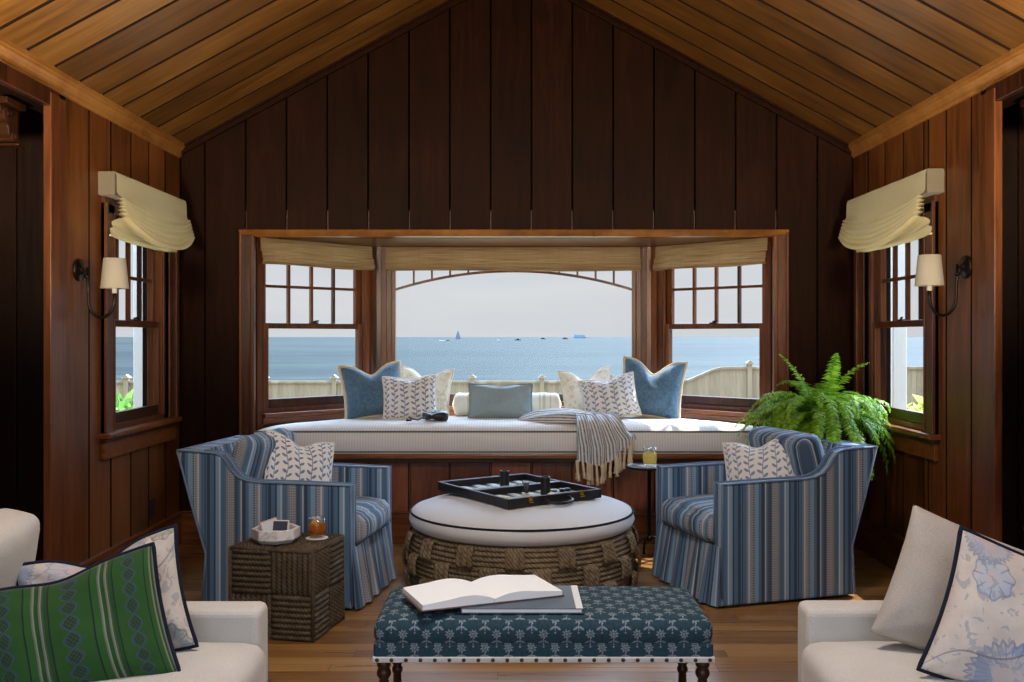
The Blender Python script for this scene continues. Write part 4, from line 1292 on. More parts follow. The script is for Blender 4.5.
def checkers(spots, mat, label, group):
    src = None
    for (x, y, k) in spots:
        if src is None:
            bm = BM(); lathe(bm, [(0.013, 0), (0.0165, 0.0015), (0.0165, 0.0065), (0.013, 0.008), (0.008, 0.0065), (0.001, 0.0065)], 20); o = src = obj('checker', bm, mat, smooth=False)
        else:
            o = src.copy(); COL.objects.link(o)
        o.location = on_board(x, y, 0.0112 + 0.0081 * k); tag(o, label, 'checker', group)
checkers([(-0.25, 0.10, 0), (-0.215, 0.10, 0), (-0.25, 0.135, 0), (-0.205, 0.135, 0), (-0.25, 0.10, 1), (-0.215, 0.10, 1)], chk_b, 'black checker in the far tray at its left end', 'black checkers at the left of the far tray')
checkers([(0.15, 0.20, 0), (0.185, 0.20, 0), (0.22, 0.20, 0), (0.22, 0.235, 0), (0.185, 0.20, 1)], chk_b, 'black checker in the far tray behind the dice cup', 'black checkers behind the far dice cup')
checkers([(0.20, -0.13, 0), (0.235, -0.13, 0), (0.235, -0.095, 0), (0.20, -0.13, 1), (0.17, -0.10, 0), (0.235, -0.13, 1)], chk_b, 'black checker in the near tray at its right end', 'black checkers at the right of the near tray')
checkers([(-0.23, -0.15, 0), (-0.195, -0.15, 0), (-0.16, -0.13, 0), (-0.195, -0.115, 0), (-0.195, -0.15, 1)], chk_c, 'cream checker in the near tray at its left end', 'cream checkers at the left of the near tray')
checkers([(0.02, -0.29, 0), (-0.015, -0.285, 0), (-0.0, -0.32, 0), (0.0, -0.30, 1), (0.0, -0.30, 2), (0.0, -0.30, 3)], chk_a, 'amber checker piled at the front rim of the near tray', 'amber checkers by the front rim')
checkers([(0.075, -0.255, 0), (0.11, -0.255, 0), (0.092, -0.22, 0)], chk_c, 'cream checker in front of the near dice cup', 'cream checkers by the near dice cup')
dots = plastic_black
for lab, x, y in (('white die in the far tray toward its left end', -0.10, 0.13), ('white die in the far tray just left of the dice cup', -0.045, 0.12), ('white die in the near tray left of the near dice cup', -0.05, -0.13)):
    t = thing('die', lab, 'die', on_board(x, y), ORZ + x * 9, 'dice in the backgammon case')
    bm = BM(); box(bm, -0.009, 0.009, -0.009, 0.009, 0, 0.018, 0.003); obj('die_body', bm, die_m, t)
    bm = BM()
    for a, b in ((-0.004, -0.004), (0.004, 0.004), (0, 0)): lathe(bm, [(0.0018, 0.0181), (0.0002, 0.0183)], 8, (a, b, 0))
    obj('pips', bm, dots, t)

# ------------------------------------------------------------------ bench
bench = thing('bench', 'upholstered teal print bench with nailhead trim and turned legs', 'bench', (0.0915, 2.965, 0))
bw, bd = 0.497, 0.195
bp = bench_mat()
bm = BM(); softbox(bm, 0, 0, 0.418, bw, bd, 0.042, 0.035, 14, crown=0.010)
uvl = bm.loops.layers.uv.verify(); bm.normal_update()
def buv(bm):
    uvl = bm.loops.layers.uv.verify(); bm.normal_update()
    for f in bm.faces:
        n = f.normal
        for lp in f.loops:
            c = lp.vert.co
            if abs(n.z) > 0.7: lp[uvl].uv = (c.x, c.y + bd + 0.46)
            elif abs(n.y) >= abs(n.x): lp[uvl].uv = (c.x, c.z)
            else: lp[uvl].uv = (c.y, c.z)
buv(bm); obj('seat_pad', bm, bp, bench, smooth=True)
bm = BM(); box(bm, -bw + 0.002, bw - 0.002, -bd + 0.002, bd - 0.002, 0.334, 0.392, 0.01, 3); buv(bm); obj('seat_rail', bm, bp, bench)
bm = BM(); box(bm, -bw - 0.001, bw + 0.001, -bd - 0.001, bd + 0.001, 0.334, 0.352, 0.004); obj('trim_tape', bm, fabric('pale_tape', (206, 204, 200), (184, 182, 178)), bench)
nail = MT('antique_nail', 0.35, 0.5, 0.7).color((70, 54, 44))
proto = None
def nailat(x, y, rz):
    global proto
    if proto is None:
        bm = BM(); lathe(bm, [(0.0062, 0), (0.0055, 0.002), (0.003, 0.0038), (0.0004, 0.0044)], 12)
        bmesh.ops.transform(bm, matrix=Matrix.Rotation(PI / 2, 4, 'X'), verts=bm.verts[:]); proto = o = obj('nailhead', bm, nail, bench, smooth=True)
    else: o = proto.copy(); COL.objects.link(o); o.parent = bench
    o.location = (x, y, 0.343); o.rotation_euler = (0, 0, rz)
for k in range(24): nailat(-bw + 0.014 + k * (2 * bw - 0.028) / 23, -bd - 0.001, 0)
for s in (-1, 1):
    for k in range(9): nailat(s * (bw + 0.001), -bd + 0.02 + k * (2 * bd - 0.04) / 8, s * PI / 2)
for sx in (-1, 1):
    for sy in (-1, 1):
        bm = BM(); lathe(bm, [(0.021, 0.336), (0.021, 0.318), (0.016, 0.312), (0.020, 0.303), (0.022, 0.294), (0.018, 0.285), (0.013, 0.278), (0.017, 0.262), (0.021, 0.24), (0.019, 0.218), (0.013, 0.205), (0.018, 0.196), (0.018, 0.188), (0.013, 0.18), (0.015, 0.12), (0.013, 0.05), (0.019, 0.035), (0.019, 0.015), (0.013, 0.0)], 20, (sx * (bw - 0.03), sy * (bd - 0.03), 0)); obj('leg', bm, leg_wood, bench, smooth=True, norm=True)

# books on the bench
fb_ = thing('book', 'large closed book with grey blue cover lying under the open book', 'book', (0.03, 2.93, 0.469), R(0))
bm = BM(); box(bm, -0.176, 0.174, -0.128, 0.126, 0.0025, 0.0125); obj('pages', bm, paper, fb_)
bm = BM(); box(bm, -0.178, 0.178, -0.13, 0.13, 0.0, 0.0028, 0.001); box(bm, -0.178, 0.178, -0.13, 0.13, 0.0122, 0.015, 0.001); box(bm, -0.18, -0.176, -0.13, 0.13, 0.001, 0.014, 0.001)
obj('cover', bm, MT('slate_cover', 0.28, 0.5).color((70, 82, 96)), fb_)
bm = BM(); box(bm, 0.158, 0.1785, -0.13, 0.13, 0.0149, 0.0153); obj('cover_strip', bm, MT('white_cover_strip', 0.5, 0.4).color((222, 224, 226)), fb_)
ob = thing('open_book', 'open book with white pages lying across the closed book', 'book', (-0.092, 2.948, 0.4845), (0, 0, R(22)))
for s in (-1, 1):
    bm = BM()
    def fpage(u, v, top=True, s=s):
        x = u * 0.222; z = 0.004 + (0.010 + 0.026 * math.sin(min(1, u * 1.6) * PI * 0.62) * (1 - 0.75 * u)) * (1 - 0.25 * u) if top else 0.0035 - 0.000 * u
        if s < 0 and top: z *= 1.12
        return (s * (x + 0.001), (v - 0.5) * 0.212, z)
    T = grid(bm, 24, 6, lambda u, v: fpage(u, v, True)); B = grid(bm, 24, 6, lambda u, v: fpage(u, v, False))
    for i in range(24):
        for j in (0, 6): bm.faces.new((T[i][j], T[i + 1][j], B[i + 1][j], B[i][j]))
    for j in range(6):
        for i in (0, 24): bm.faces.new((T[i][j], T[i][j + 1], B[i][j + 1], B[i][j]))
    bmesh.ops.recalc_face_normals(bm, faces=bm.faces[:]); obj('page_block', bm, paper, ob, smooth=False)
bm = BM(); box(bm, -0.229, 0.229, -0.11, 0.11, 0.0, 0.0035, 0.001); obj('cover', bm, MT('brown_cover', 0.5, 0.4).color((92, 76, 66)), ob)

# ------------------------------------------------------------------ woven cube side table
st = thing('side_table', 'brown woven rope cube table beside the left striped armchair', 'side table', (-0.985, 4.205, 0), R(-12))
SW, SD, SH = 0.188, 0.166, 0.38
bm = BM(); uvl = bm.loops.layers.uv.verify()
box(bm, -SW + 0.008, SW - 0.008, -SD + 0.008, SD - 0.008, 0.002, SH - 0.006)
def patch(o, eu, ev, n, horiz, rows=8):
    o, eu, ev, n = map(Vector, (o, eu, ev, n)); lu, lv = eu.length, ev.length
    def f(u, v):
        t = v if horiz else u; c = u if horiz else v
        h = 0.012 * abs(math.sin(PI * t * rows)) ** 0.6 - 0.010 * max(0, abs(2 * c - 1) - 0.9) / 0.1
        return o + eu * u + ev * v + n * h
    nu, nv = (10, rows * 5) if horiz else (rows * 5, 10)
    grid(bm, nu, nv, f, (lambda u, v: (u * lu, v * lv)) if horiz else (lambda u, v: (v * lv, u * lu)), uvl)
def face4(o, eu, ev, n, ph):
    o, eu, ev = map(Vector, (o, eu, ev))
    for i in range(2):
        for j in range(2): patch(o + eu * 0.5 * i + ev * 0.5 * j, eu * 0.5, ev * 0.5, n, (i + j + ph) % 2 == 0)
face4((-SW, -SD, 0), (2 * SW, 0, 0), (0, 0, SH), (0, -1, 0), 1)
face4((SW, -SD, 0), (0, 2 * SD, 0), (0, 0, SH), (1, 0, 0), 0)
face4((SW, SD, 0), (-2 * SW, 0, 0), (0, 0, SH), (0, 1, 0), 1)
face4((-SW, SD, 0), (0, -2 * SD, 0), (0, 0, SH), (-1, 0, 0), 0)
face4((-SW, -SD, SH - 0.009), (2 * SW, 0, 0), (0, 2 * SD, 0), (0, 0, 1), 0)
obj('woven_body', bm, abaca, st, smooth=True)
bm = BM()
for sx in (-1, 1):
    for sy in (-1, 1):
        tube(bm, [(sx * SW, sy * SD, 0.002), (sx * SW, sy * SD, SH)], 0.009, 8)
    tube(bm, [(sx * SW, -SD, SH - 0.003), (sx * SW, SD, SH - 0.003)], 0.009, 8)
for sy in (-1, 1): tube(bm, [(-SW, sy * SD, SH - 0.003), (SW, sy * SD, SH - 0.003)], 0.009, 8)
obj('corner_rope', bm, abaca, st, smooth=True)
# tray with boxes
def marble():
    m = MT('white_marble', 0.3, 0.5); n = m.noise(m.coord('Object'), 9, 5, 0.6, 2.0)
    m.color(m.ramp(n, [(0.35, (206, 196, 194)), (0.5, (238, 236, 236)), (0.7, (226, 222, 224))])); return m
TZ = SH + 0.006
tr = thing('marble_tray', 'white octagonal marble bowl on the woven cube table', 'bowl', (-1.035, 4.19, TZ), R(-8))
bm = BM(); lathe(bm, [(0.085, 0), (0.098, 0.012), (0.104, 0.018), (0.104, 0.058), (0.098, 0.06), (0.088, 0.058), (0.085, 0.016), (0.002, 0.014)], 8)
bmesh.ops.rotate(bm, verts=bm.verts[:], matrix=Matrix.Rotation(PI / 8, 3, 'Z')); obj('bowl_body', bm, marble(), tr)
def matchbox(label, loc, rot, sx, sy, sz, c1, c2):
    t = thing('matchbox', label, 'matchbox', loc, rot, 'matchboxes in the marble bowl')
    bm = BM(); box(bm, -sx, sx, -sy, sy, -sz, sz, 0.001); obj('sleeve', bm, MT('matchbox_sleeve', 0.6, 0.3).color(c1), t)
    bm = BM(); box(bm, -sx * 0.86, sx * 0.86, -sy * 1.02, sy * 1.02, -sz * 0.8, sz * 0.8); obj('print_panel', bm, MT('matchbox_print', 0.6, 0.3).color(c2), t)
matchbox('matchbox with dark blue front standing at the right in the marble bowl', (-1.018, 4.20, TZ + 0.062), (R(-22), R(2), R(4)), 0.036, 0.008, 0.026, (220, 214, 206), (52, 56, 74))
matchbox('pale matchbox with reddish side leaning at the left in the marble bowl', (-1.068, 4.205, TZ + 0.062), (R(-14), R(-14), R(30)), 0.038, 0.010, 0.028, (198, 172, 160), (206, 210, 218))


def drink(label, x, y, z, liq, r_, h, amber):
    t = thing('drinking_glass', label, 'glass', (x, y, z), 0, 'iced drinks on the side tables')
    bm = BM(); lathe(bm, [(r_ * 0.72, 0), (r_ * 0.92, h * 0.12), (r_, h * 0.36), (r_ * 0.98, h * 0.6), (r_ * 0.86, h), (r_ * 0.83, h), (r_ * 0.94, h * 0.6), (r_ * 0.95, h * 0.36), (r_ * 0.86, h * 0.14), (r_ * 0.02, h * 0.07)], 32); obj('tumbler', bm, tumbler, t, smooth=True)
    bm = BM(); lathe(bm, [(r_ * 0.02, h * 0.085), (r_ * 0.83, h * 0.15), (r_ * 0.925, h * 0.36), (r_ * 0.92, h * 0.6), (r_ * 0.895, h * 0.70), (r_ * 0.02, h * 0.70)], 28); obj('drink', bm, liq, t, smooth=True)
    for k in range(4):
        bm = BM(); a = k * 1.7; box(bm, -0.011, 0.011, -0.011, 0.011, -0.011, 0.011, 0.003, M=Matrix.Translation((0.014 * math.cos(a), 0.014 * math.sin(a), h * 0.76 + 0.004 * k)) @ Matrix.Rotation(a, 4, 'X') @ Matrix.Rotation(a * 2, 4, 'Z')); obj('ice_cube', bm, ice_m, t)
    bm = BM(); lathe(bm, [(0.017, -0.0015), (0.017, 0.0015)], 16); bmesh.ops.transform(bm, matrix=Matrix.Translation((-0.004, -r_ * 0.55, h * 0.70)) @ Matrix.Rotation(R(65), 4, 'X'), verts=bm.verts[:]); obj('lemon_slice', bm, MT('lemon_peel', 0.5, 0.4).color((240, 186, 40) if amber else (240, 214, 60)), t)


def coaster(label, x, y, z, r_):
    bm = BM(); lathe(bm, [(r_, 0), (r_ + 0.001, 0.002), (r_ - 0.001, 0.004), (0.002, 0.004)], 10); o = obj('coaster', bm, MT('pale_coaster', 0.7, 0.3).color((226, 214, 210))); o.location = (x, y, z); tag(o, label, 'coaster')
coaster('pale scalloped coaster under the iced tea on the woven cube', -0.868, 4.25, TZ - 0.001, 0.05)
drink('glass of amber iced tea with lemon on the woven cube table', -0.868, 4.25, TZ + 0.0035, tea, 0.041, 0.092, True)

# ------------------------------------------------------------------ slim metal drinks table
dt = thing('drinks_table', 'slim dark metal pedestal table beside the right striped armchair', 'side table', (0.785, 5.46, 0))
bm = BM(); lathe(bm, [(0.02, 0.53), (0.122, 0.531), (0.128, 0.536), (0.128, 0.544), (0.122, 0.545), (0.118, 0.541), (0.002, 0.541)], 48); obj('table_top', bm, bronze, dt, smooth=False)
bm = BM(); lathe(bm, [(0.013, 0.12), (0.011, 0.16), (0.011, 0.51), (0.018, 0.52), (0.03, 0.532)], 20); lathe(bm, [(0.004, 0.10), (0.016, 0.112), (0.018, 0.13), (0.012, 0.145)], 20); obj('pole', bm, bronze, dt, smooth=True)
for k in range(3):
    a = R(95) + k * 2 * PI / 3; bm = BM(); pts = []
    for i in range(12):
        t = i / 11; rr = 0.008 + 0.132 * math.sin(t * PI / 2); zz = 0.132 * math.cos(t * PI / 2) + 0.007; pts.append((rr * math.cos(a), rr * math.sin(a), zz))
    tube(bm, pts, 0.0075, 8); obj('leg', bm, bronze, dt, smooth=True)
bm = BM(); box(bm, -0.055, 0.055, -0.05, 0.05, 0, 0.0025, 0.001); bmesh.ops.subdivide_edges(bm, edges=bm.edges[:], cuts=1)
o = obj('napkin', bm, fabric('white_napkin', (238, 240, 244))); o.location = (0.787, 5.455, 0.5415); o.rotation_euler.z = R(30); tag(o, 'folded white napkin under the lemonade on the metal table', 'napkin')
drink('glass of pale lemonade on the slim metal table', 0.787, 5.452, 0.544, lemon, 0.043, 0.108, False)

# ------------------------------------------------------------------ sofas
def sofa(label, X, s, yfar, ynear):
    """front edge at X, faces x*s"""
    r = thing('sofa', label, 'sofa', (X, (yfar + ynear) / 2, 0), 0, 'pale linen sofas'); L = (yfar - ynear) / 2; D = 0.94
    bm = BM(); box(bm, min(0, -s * D) + (0.01 if s > 0 else 0.012), max(0, -s * D) - 0.012, -L + 0.01, L - 0.01, 0.10, 0.30, 0.012, 3); obj('base', bm, linen_sofa, r)
    for e in (1, -1):
        bm = BM(); y0, y1 = sorted((e * L, e * (L - 0.105))); a, b = sorted((-s * 0.012, -s * D)); box(bm, a, b, y0, y1, 0.10, 0.537, 0.022, 4); obj('arm', bm, linen_sofa, r, smooth=False)
    bm = BM(); a, b = sorted((-s * (D - 0.16), -s * D)); box(bm, a, b, -L, L, 0.10, 0.745, 0.025, 4); obj('back', bm, linen_sofa, r)
    n = 2; wl = (2 * L - 0.21) / n
    for k in range(n):
        yc = -L + 0.105 + wl * (k + 0.5)
        bm = BM(); softbox(bm, -s * 0.355, yc, 0.378, 0.372, wl / 2 - 0.003, 0.08, 0.045, 12, crown=0.018, wob=0.004, seed=k); obj('seat_cushion', bm, linen_sofa, r, smooth=True)
        bm = BM(); softbox(bm, 0, 0, 0, 0.215, wl / 2 - 0.004, 0.075, 0.045, 12, crown=0.035, wob=0.008, seed=k + 5)
        bmesh.ops.transform(bm, matrix=Matrix.Translation((-s * 0.695, yc, 0.605)) @ Matrix.Rotation(-s * R(78), 4, 'Y') @ Matrix.Rotation(0 if s < 0 else PI, 4, 'Z'), verts=bm.verts[:]); obj('back_cushion', bm, linen_sofa, r, smooth=True)
    for e in (1, -1):
        for xx in (-s * 0.06, -s * (D - 0.06)):
            bm = BM(); lathe(bm, [(0.016, 0), (0.022, 0.1)], 16, (xx, e * (L - 0.06), 0)); obj('leg', bm, leg_wood, r, smooth=True)


sofa('pale linen sofa at the left holding the green striped pillow', -0.675, 1, 2.705, 0.75)
sofa('pale linen sofa at the right holding the plain greige pillow', 0.795, -1, 2.715, 0.75)
floral_a = floral_mat('blue_floral_linen', 0.0, 0.0); floral_b = floral_mat('blue_floral_linen_wide', 0.05, 0.02)
pillow('throw_pillow', 'blue floral pillow with navy piping behind the green pillow', 'pillow', (-1.02, 2.45, 0.432), (R(-14), R(-13), R(8)), 0.42, 0.315, 0.14, floral_a, navy_trim, 'piping', 0.0065, ear=0.07, chop=0.045, group='sofa pillows', seed=21)
pillow('throw_pillow', 'green striped pillow with navy piping on the left sofa', 'pillow', (-1.022, 2.26, 0.412), (R(-20), R(-14), R(14)), 0.46, 0.32, 0.16, green_mat(), navy_trim, 'piping', 0.0065, ear=0.05, chop=0.02, group='sofa pillows', seed=22)
pillow('throw_pillow', 'plain greige linen pillow leaning on the far arm of the right sofa', 'pillow', (1.135, 2.455, 0.432), (R(-12), R(21), R(-10)), 0.44, 0.355, 0.19, linen_pillow, None, ear=0.05, chop=0.0, group='sofa pillows', seed=23)
pillow('throw_pillow', 'blue floral pillow with navy piping on the right sofa', 'pillow', (1.165, 2.22, 0.418), (R(-16), R(20), R(-12)), 0.44, 0.355, 0.16, floral_b, navy_trim, 'piping', 0.0065, ear=0.07, chop=0.0, group='sofa pillows', seed=24)

# ------------------------------------------------------------------ fern
fern = thing('potted_fern', 'large green fern with arching fronds behind the right striped armchair', 'plant', (1.765, 5.43, 0))
bm = BM(); lathe(bm, [(0.13, 0.0), (0.15, 0.01), (0.135, 0.05), (0.155, 0.4), (0.18, 0.66), (0.195, 0.75), (0.195, 0.79), (0.175, 0.79), (0.165, 0.73), (0.002, 0.72)], 36); obj('planter', bm, MT('dark_planter', 0.5, 0.4).color((52, 44, 40)), fern, smooth=False)
rnd = random.Random(5)
def frond(az, L, lift, droop, z0, wmax):
    bm = BM(); n = 50; pts = []; p = Vector((0.03 * math.cos(az), 0.03 * math.sin(az), z0)); el = lift
    d = Vector((math.cos(az), math.sin(az), 0)); tw = rnd.uniform(-0.35, 0.35); side0 = Vector((-math.sin(az), math.cos(az), 0))
    for i in range(n + 1):
        pts.append(p.copy()); t = i / n; el_ = lift - droop * t ** 1.25
        dd = (d + side0 * tw * t).normalized(); p = p + (dd * math.cos(el_) + Vector((0, 0, math.sin(el_)))) * (L / n)
    # keep the tips inside the corner of the room
    tube(bm, [q for q in pts], [0.0028 * (1 - 0.7 * i / n) for i in range(n + 1)], 5)
    for i in range(2, n):
        t = i / n; tan = (pts[i + 1] - pts[i - 1]).normalized(); sd_ = tan.cross(Vector((0, 0, 1)));
        sd_ = sd_.normalized() if sd_.length > 1e-3 else side0
        nn = sd_.cross(tan).normalized()
        ln = wmax * min(1, (t / 0.18)) ** 0.6 * (1 - t) ** 0.55 * rnd.uniform(0.85, 1.1) + 0.004
        for s in (-1, 1):
            o = pts[i]; dirv = (sd_ * s + tan * 0.35 + nn * rnd.uniform(-0.45, 0.15)).normalized(); wv = tan * (L / n * 0.62)
            m1 = o + dirv * ln * 0.45; tip = o + dirv * ln + Vector((0, 0, -0.15 * ln))
            v = [bm.verts.new(q) for q in (o - wv * 0.5, m1 - wv * 0.95 + nn * 0.002, tip, m1 + wv * 0.8 + nn * 0.002, o + wv * 0.5)]
            bm.faces.new(v)
    M_ = fern.location
    for v in bm.verts:
        v.co.x = min(v.co.x, XR - 0.045 - M_.x - 0.0); v.co.y = min(v.co.y, YB - 0.05 - M_.y)
    obj('frond', bm, fern_leaf, fern)
for k in range(99):
    az = k * 2.39996 + rnd.uniform(-0.2, 0.2); q = k / 99
    lift = R(82 - 72 * q ** 0.9 + rnd.uniform(-8, 8)); L = 0.44 + 0.14 * rnd.random() + 0.08 * q - 0.02 * (q < 0.15)
    droop = (R(rnd.uniform(120, 165)) if q < 0.35 else R(rnd.uniform(85, 125))) if q > 0.04 else R(rnd.uniform(30, 80))
    if q <= 0.12: L *= 1.0
    cx = math.cos(az)
    if cx > 0.3: L *= 0.86
    if cx < -0.5: L *= 0.88
    frond(az, L, lift, droop, 0.80, 0.078)

# ------------------------------------------------------------------ small wall things
ol = thing('wall_outlet', 'small dark outlet plate low on the left wall', 'outlet', (XL, 5.44, 0.30))
bm = BM(); box(bm, -0.004, 0.006, -0.035, 0.035, -0.057, 0.057, 0.002); obj('cover_plate', bm, MT('dark_plate', 0.4, 0.4).color((34, 24, 20)), ol)
bm = BM()
for z in (-0.022, 0.022): box(bm, 0.005, 0.0075, -0.014, 0.014, z - 0.013, z + 0.013, 0.002)
obj('sockets', bm, plastic_black, ol)


def corbel(label, X, s, y):
    r = thing('carved_corbel', label, 'corbel', (X, y, OPZ))
    bm = BM(); box(bm, -0.09, 0.09, -0.16, 0.0, -0.028, 0.0, 0.004); obj('top_plate', bm, leg_wood, r)
    bm = BM(); out = []
    for k in range(15):
        t = k / 14; out.append((-0.012 - 0.125 * math.cos(t * PI / 2) ** 0.8 - 0.016 * math.sin(t * PI * 3), -0.028 - 0.15 * t))
    pr = [(0.0, -0.028)] + out + [(0.0, -0.178)]
    prism(bm, pr, -0.055, 0.055, 'yz', 0.004, 1); obj('scroll_bracket', bm, leg_wood, r)
    bm = BM()
    for yy, zz, rr in ((-0.105, -0.065, 0.030), (-0.045, -0.15, 0.020)):
        pts = [(x_, yy, zz) for x_ in (-0.065, 0.065)]; tube(bm, pts, rr, 16)
        for x_ in (-0.068, 0.068):
            tube(bm, [(x_, yy + rr * 0.75 * (1 - k / 22) * math.cos(k * 0.6), zz + rr * 0.75 * (1 - k / 22) * math.sin(k * 0.6)) for k in range(20)], 0.003, 5)
    obj('volute', bm, leg_wood, r)
    bm = BM(); box(bm, -0.085, 0.085, -0.06, 0.004, -0.19, -0.178, 0.003); obj('foot_plate', bm, leg_wood, r)


corbel('carved wooden scroll corbel high in the dark opening on the left', XL - 0.17, 1, 4.20)
corbel('carved wooden scroll corbel high in the dark opening on the right', XR + 0.17, -1, 4.12)

# ------------------------------------------------------------------ outside
def sea_mat():
    m = MT('sea_water', 0.6, 0.05); co = m.coord('Object')
    n1 = m.noise(m.mapping(co, (0.004, 0.02, 1)), 1.0, 4, 0.6); n2 = m.noise(m.mapping(co, (0.05, 0.3, 1)), 1.0, 4, 0.6)
    x, y, z = m.xyz(co)
    f = n1 * 0.6 + n2 * 0.5 - 0.05
    m.color(m.ramp(f, [(0.38, (16, 24, 25)), (0.5, (28, 36, 35)), (0.64, (50, 57, 52))])); m.bump(n2, 0.25, 0.5)
    return m


bm = BM(); S = 40000; q = [bm.verts.new(p) for p in ((-S, 30, -4), (S, 30, -4), (S, 2 * S, -4), (-S, 2 * S, -4))]; bm.faces.new(q)
o = obj('sea', bm, sea_mat()); tag(o, 'calm blue sea reaching to the horizon', 'sea', kind='structure')
def lawn_mat():
    m = MT('lawn', 0.9, 0.2); n = m.noise(m.coord('Object'), 6, 4); m.color(m.ramp(n, [(0.3, (112, 108, 84)), (0.7, (136, 130, 104))])); return m
bm = BM(); box(bm, -40, 40, 6.9, 29, -1.2, -1.0); box(bm, -40, XL - 1.45, -6, 6.9, -1.2, -1.0); box(bm, XR + 1.45, 40, -6, 6.9, -1.2, -1.0)
o = obj('ground', bm, lawn_mat()); tag(o, 'lawn between the house and the fence', 'ground', kind='structure')

fence_m = MT('weathered_fence_wood', 0.8, 0.2); _i = fence_m.island(); _n = fence_m.noise(fence_m.mapping(fence_m.coord('Object'), (14, 14, 1.2)), 2, 3)
fence_m.color(fence_m.ramp(_i * 0.4 + _n * 0.6, [(0.2, (122, 104, 84)), (0.5, (138, 120, 98)), (0.8, (154, 136, 114))]))
fe = thing('board_fence', 'weathered board fence with capped posts between lawn and sea', 'fence', (0, 25, 0)); FS = 1.81
post_x = [(-0.5 + k - 0.07) * FS for k in range(-11, 14)]
def ftop_z(x):
    lo, hi = 0.13, 0.50
    t = (x - 4.35) / 1.2
    return lo if t < 0 else (hi if t > 1 else lo + (hi - lo) * (t * t * (3 - 2 * t)))
for k, x0 in enumerate(post_x[:-1]):
    x1 = x0 + FS; bm = BM(); n = 12
    for i in range(n):
        a, b = x0 + 0.05 + (FS - 0.1) * i / n, x0 + 0.05 + (FS - 0.1) * (i + 1) / n - 0.008
        za, zb = ftop_z(a) - 0.06, ftop_z(b) - 0.06
        prism(bm, [(a, -1), (b, -1), (b, zb), (a, za)], -0.012, 0.012, 'xz')
    m_ = 10
    for i in range(m_):
        a, b = x0 + FS * i / m_, x0 + FS * (i + 1) / m_; prism(bm, [(a, ftop_z(a) - 0.06), (b, ftop_z(b) - 0.06), (b, ftop_z(b)), (a, ftop_z(a))], -0.06, 0.04, 'xz')
    obj('board_panel', bm, fence_m, fe)
for x0 in post_x:
    bm = BM(); z = ftop_z(x0); box(bm, x0 - 0.06, x0 + 0.06, -0.08, 0.06, -1, z + 0.07, 0.005); po = obj('post', bm, fence_m, fe)
    bm = BM(); box(bm, x0 - 0.10, x0 + 0.10, -0.12, 0.10, z + 0.07, z + 0.10, 0.005); prism(bm, [(x0 - 0.09, z + 0.10), (x0 + 0.09, z + 0.10), (x0, z + 0.17)], -0.10, 0.08, 'xz'); obj('post_cap', bm, fence_m, po)
# side fence returning past the right wall window
fe2 = thing('board_fence', 'pale board fence seen through the right wall window above the golden shrub', 'fence', (9.0, 12.2, 0))
bm = BM()
for i in range(56): y0 = -6 + i * 0.19; box(bm, -0.012, 0.012, y0, y0 + 0.182, -1, 0.40)
box(bm, -0.04, 0.04, -6, 4.64, 0.40, 0.45); obj('board_panel', bm, fence_m, fe2)
for k in range(6): bm = BM(); box(bm, -0.06, 0.06, -6 + k * 2.1, -5.88 + k * 2.1, -1, 0.55, 0.005); obj('post', bm, fence_m, fe2)

for lab, x, y in (('white porch post outside the left wall window', -2.53, 6.55), ('white porch post outside the right wall window', 2.62, 6.50)):
    t = thing('porch_post', lab, 'post', (x, y, -1.0)); bm = BM(); box(bm, -0.05, 0.05, -0.05, 0.05, 0.16, 3.2, 0.008); obj('shaft', bm, white_paint, t)
    bm = BM(); box(bm, -0.08, 0.08, -0.08, 0.08, 0, 0.16, 0.008); obj('plinth', bm, white_paint, t)


def shrub(label, x, y, z0, h, wd, mat, n, seed, lw):
    t = thing('shrub', label, 'shrub', (x, y, z0)); rr = random.Random(seed); bm = BM()
    bs = BM()
    for k in range(14):
        a = rr.uniform(0, 2 * PI); tube(bs, [(0, 0, 0), (0.3 * wd * math.cos(a), 0.3 * wd * math.sin(a), h * 0.45), (0.75 * wd * math.cos(a), 0.75 * wd * math.sin(a), h * rr.uniform(0.7, 0.95))], [0.018, 0.012, 0.005], 6)
    for k in range(n):
        a = rr.uniform(0, 2 * PI); e = rr.uniform(-0.4, 1) * PI / 2; q = rr.uniform(0.6, 1) ; c = Vector((wd * q * math.cos(a) * math.cos(e), wd * q * math.sin(a) * math.cos(e), h * 0.55 + h * 0.45 * q * math.sin(e)))
        d = Vector((rr.uniform(-1, 1), rr.uniform(-1, 1), rr.uniform(-0.2, 1))).normalized(); s_ = d.orthogonal().normalized(); s_ = (Matrix.Rotation(rr.uniform(0, 6.3), 3, d) @ s_); l = lw * rr.uniform(0.7, 1.3)
        bm.faces.new([bm.verts.new(p) for p in (c, c + d * l * 0.5 + s_ * l * 0.2, c + d * l, c + d * l * 0.5 - s_ * l * 0.2)])
    obj('foliage', bm, mat, t); obj('stems', bs, leg_wood, t, smooth=True)


shrub('green leafy shrub outside the left wall window', -3.35, 7.75, -1.0, 1.78, 0.72, shrub_leaf, 1500, 3, 0.15)
shrub('golden green shrub outside the right wall window', 3.45, 7.75, -1.0, 1.75, 0.78, shrub_gold, 1700, 4, 0.13)

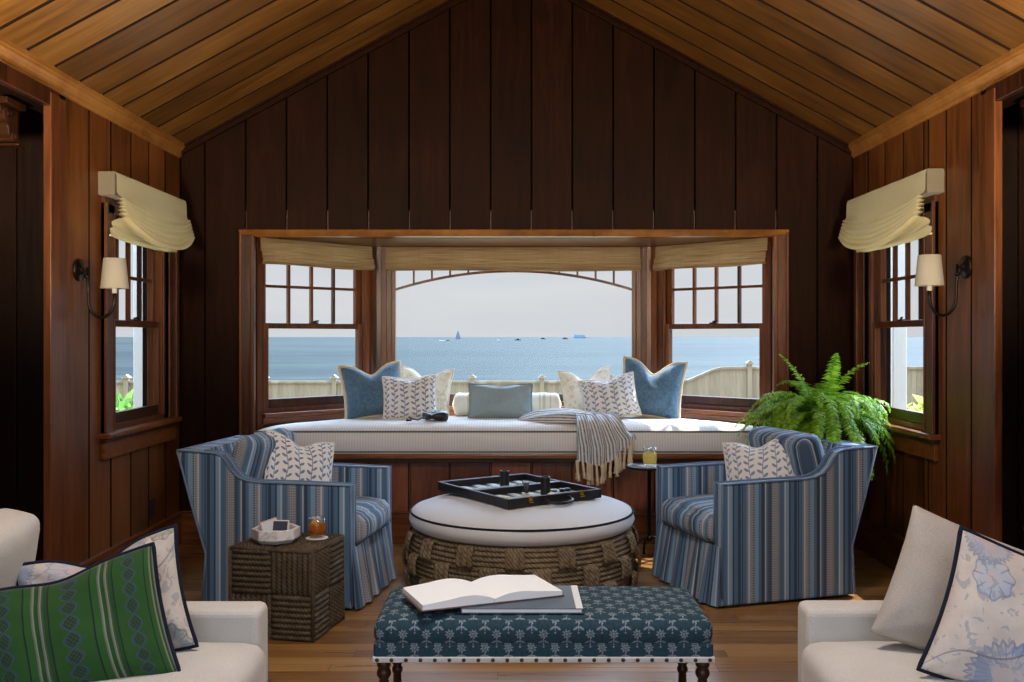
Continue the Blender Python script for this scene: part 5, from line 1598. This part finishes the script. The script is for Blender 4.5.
# boats
def boat_hull(bm, L, B, H):
    for z0, z1, k0, k1 in ((0, H, 0.85, 1.0),):
        pts = []
        for s, kk, z in ((1, k0, z0), (1, k1, z1)):
            pass
        lo = [(-L / 2 * k0, -B / 2 * k0), (L * 0.2, -B / 2 * k0), (L / 2 * k0, 0), (L * 0.2, B / 2 * k0), (-L / 2 * k0, B / 2 * k0)]
        hi = [(-L / 2, -B / 2), (L * 0.22, -B / 2), (L / 2 * 1.05, 0), (L * 0.22, B / 2), (-L / 2, B / 2)]
        A = [bm.verts.new((p[0], p[1], z0)) for p in lo]; Bv = [bm.verts.new((p[0], p[1], z1)) for p in hi]
        bm.faces.new(A[::-1]); bm.faces.new(Bv)
        for i in range(5): bm.faces.new((A[i], A[(i + 1) % 5], Bv[(i + 1) % 5], Bv[i]))


def at_sea(px, D): return ((px - 512) / 955 * D, D, -4.0)
sb = thing('sailboat', 'grey sailboat under full sail on the horizon left of centre', 'sailboat', at_sea(458, 2500), 0)
bm = BM(); boat_hull(bm, 14, 4, 1.6); obj('hull', bm, hulld, sb)
bm = BM(); tube(bm, [(0.5, 0, 1.5), (0.5, 0, 24)], 0.15, 6); obj('mast', bm, hulld, sb)
bm = BM(); prism(bm, [(0.2, 2.6), (-6.5, 3.0), (0.2, 23.5)], -0.1, 0.1, 'xz'); obj('mainsail', bm, sailm, sb)
bm = BM(); prism(bm, [(0.9, 2.4), (6.6, 2.2), (0.9, 22)], -0.1, 0.1, 'xz'); obj('jib', bm, sailm, sb)
def mboat(label, px, D, L, white, wake=False):
    t = thing('motorboat', label, 'motorboat', at_sea(px, D), 0, 'motorboats on the sea'); bm = BM(); boat_hull(bm, L, L * 0.32, L * 0.14); obj('hull', bm, hullw if white else hulld, t)
    bm = BM(); box(bm, -L * 0.2, L * 0.15, -L * 0.1, L * 0.1, L * 0.14, L * 0.3, L * 0.02); obj('cabin', bm, hulld if not white else MT('boat_cabin', 0.6, 0.3).color((150, 160, 172)), t)
    if wake:
        bm = BM(); prism(bm, [(-L * 2.2, -L * 0.3), (-L * 0.4, -L * 0.12), (-L * 0.4, L * 0.12), (-L * 2.2, L * 0.3)], 0.02, L * 0.06, 'xy'); obj('wake', bm, MT('foam', 0.9, 0.2).color((240, 242, 244)), t)
mboat('small speedboat with a white wake below the sailboat', 448, 1350, 5.5, False, True)
mboat('pale motorboat right of the speedboat', 498, 1500, 7, True)
mboat('dark motorboat close to the middle of the centre window', 518, 1500, 10, False)
mboat('low dark motorboat near the horizon right of centre', 543, 2300, 13, False)
mboat('dark motorboat just left of the cargo ship', 565, 2300, 15, False)
sh = thing('cargo_ship', 'hazy blue cargo ship on the horizon at the right', 'ship', at_sea(580, 4500), 0)
bm = BM(); boat_hull(bm, 62, 12, 5); obj('hull', bm, shipm, sh)
bm = BM(); box(bm, -27, 22, -5, 5, 5, 15); obj('cargo', bm, shipm, sh)
bm = BM(); box(bm, -29, -24, -5, 5, 15, 18); obj('bridge', bm, shipm, sh)
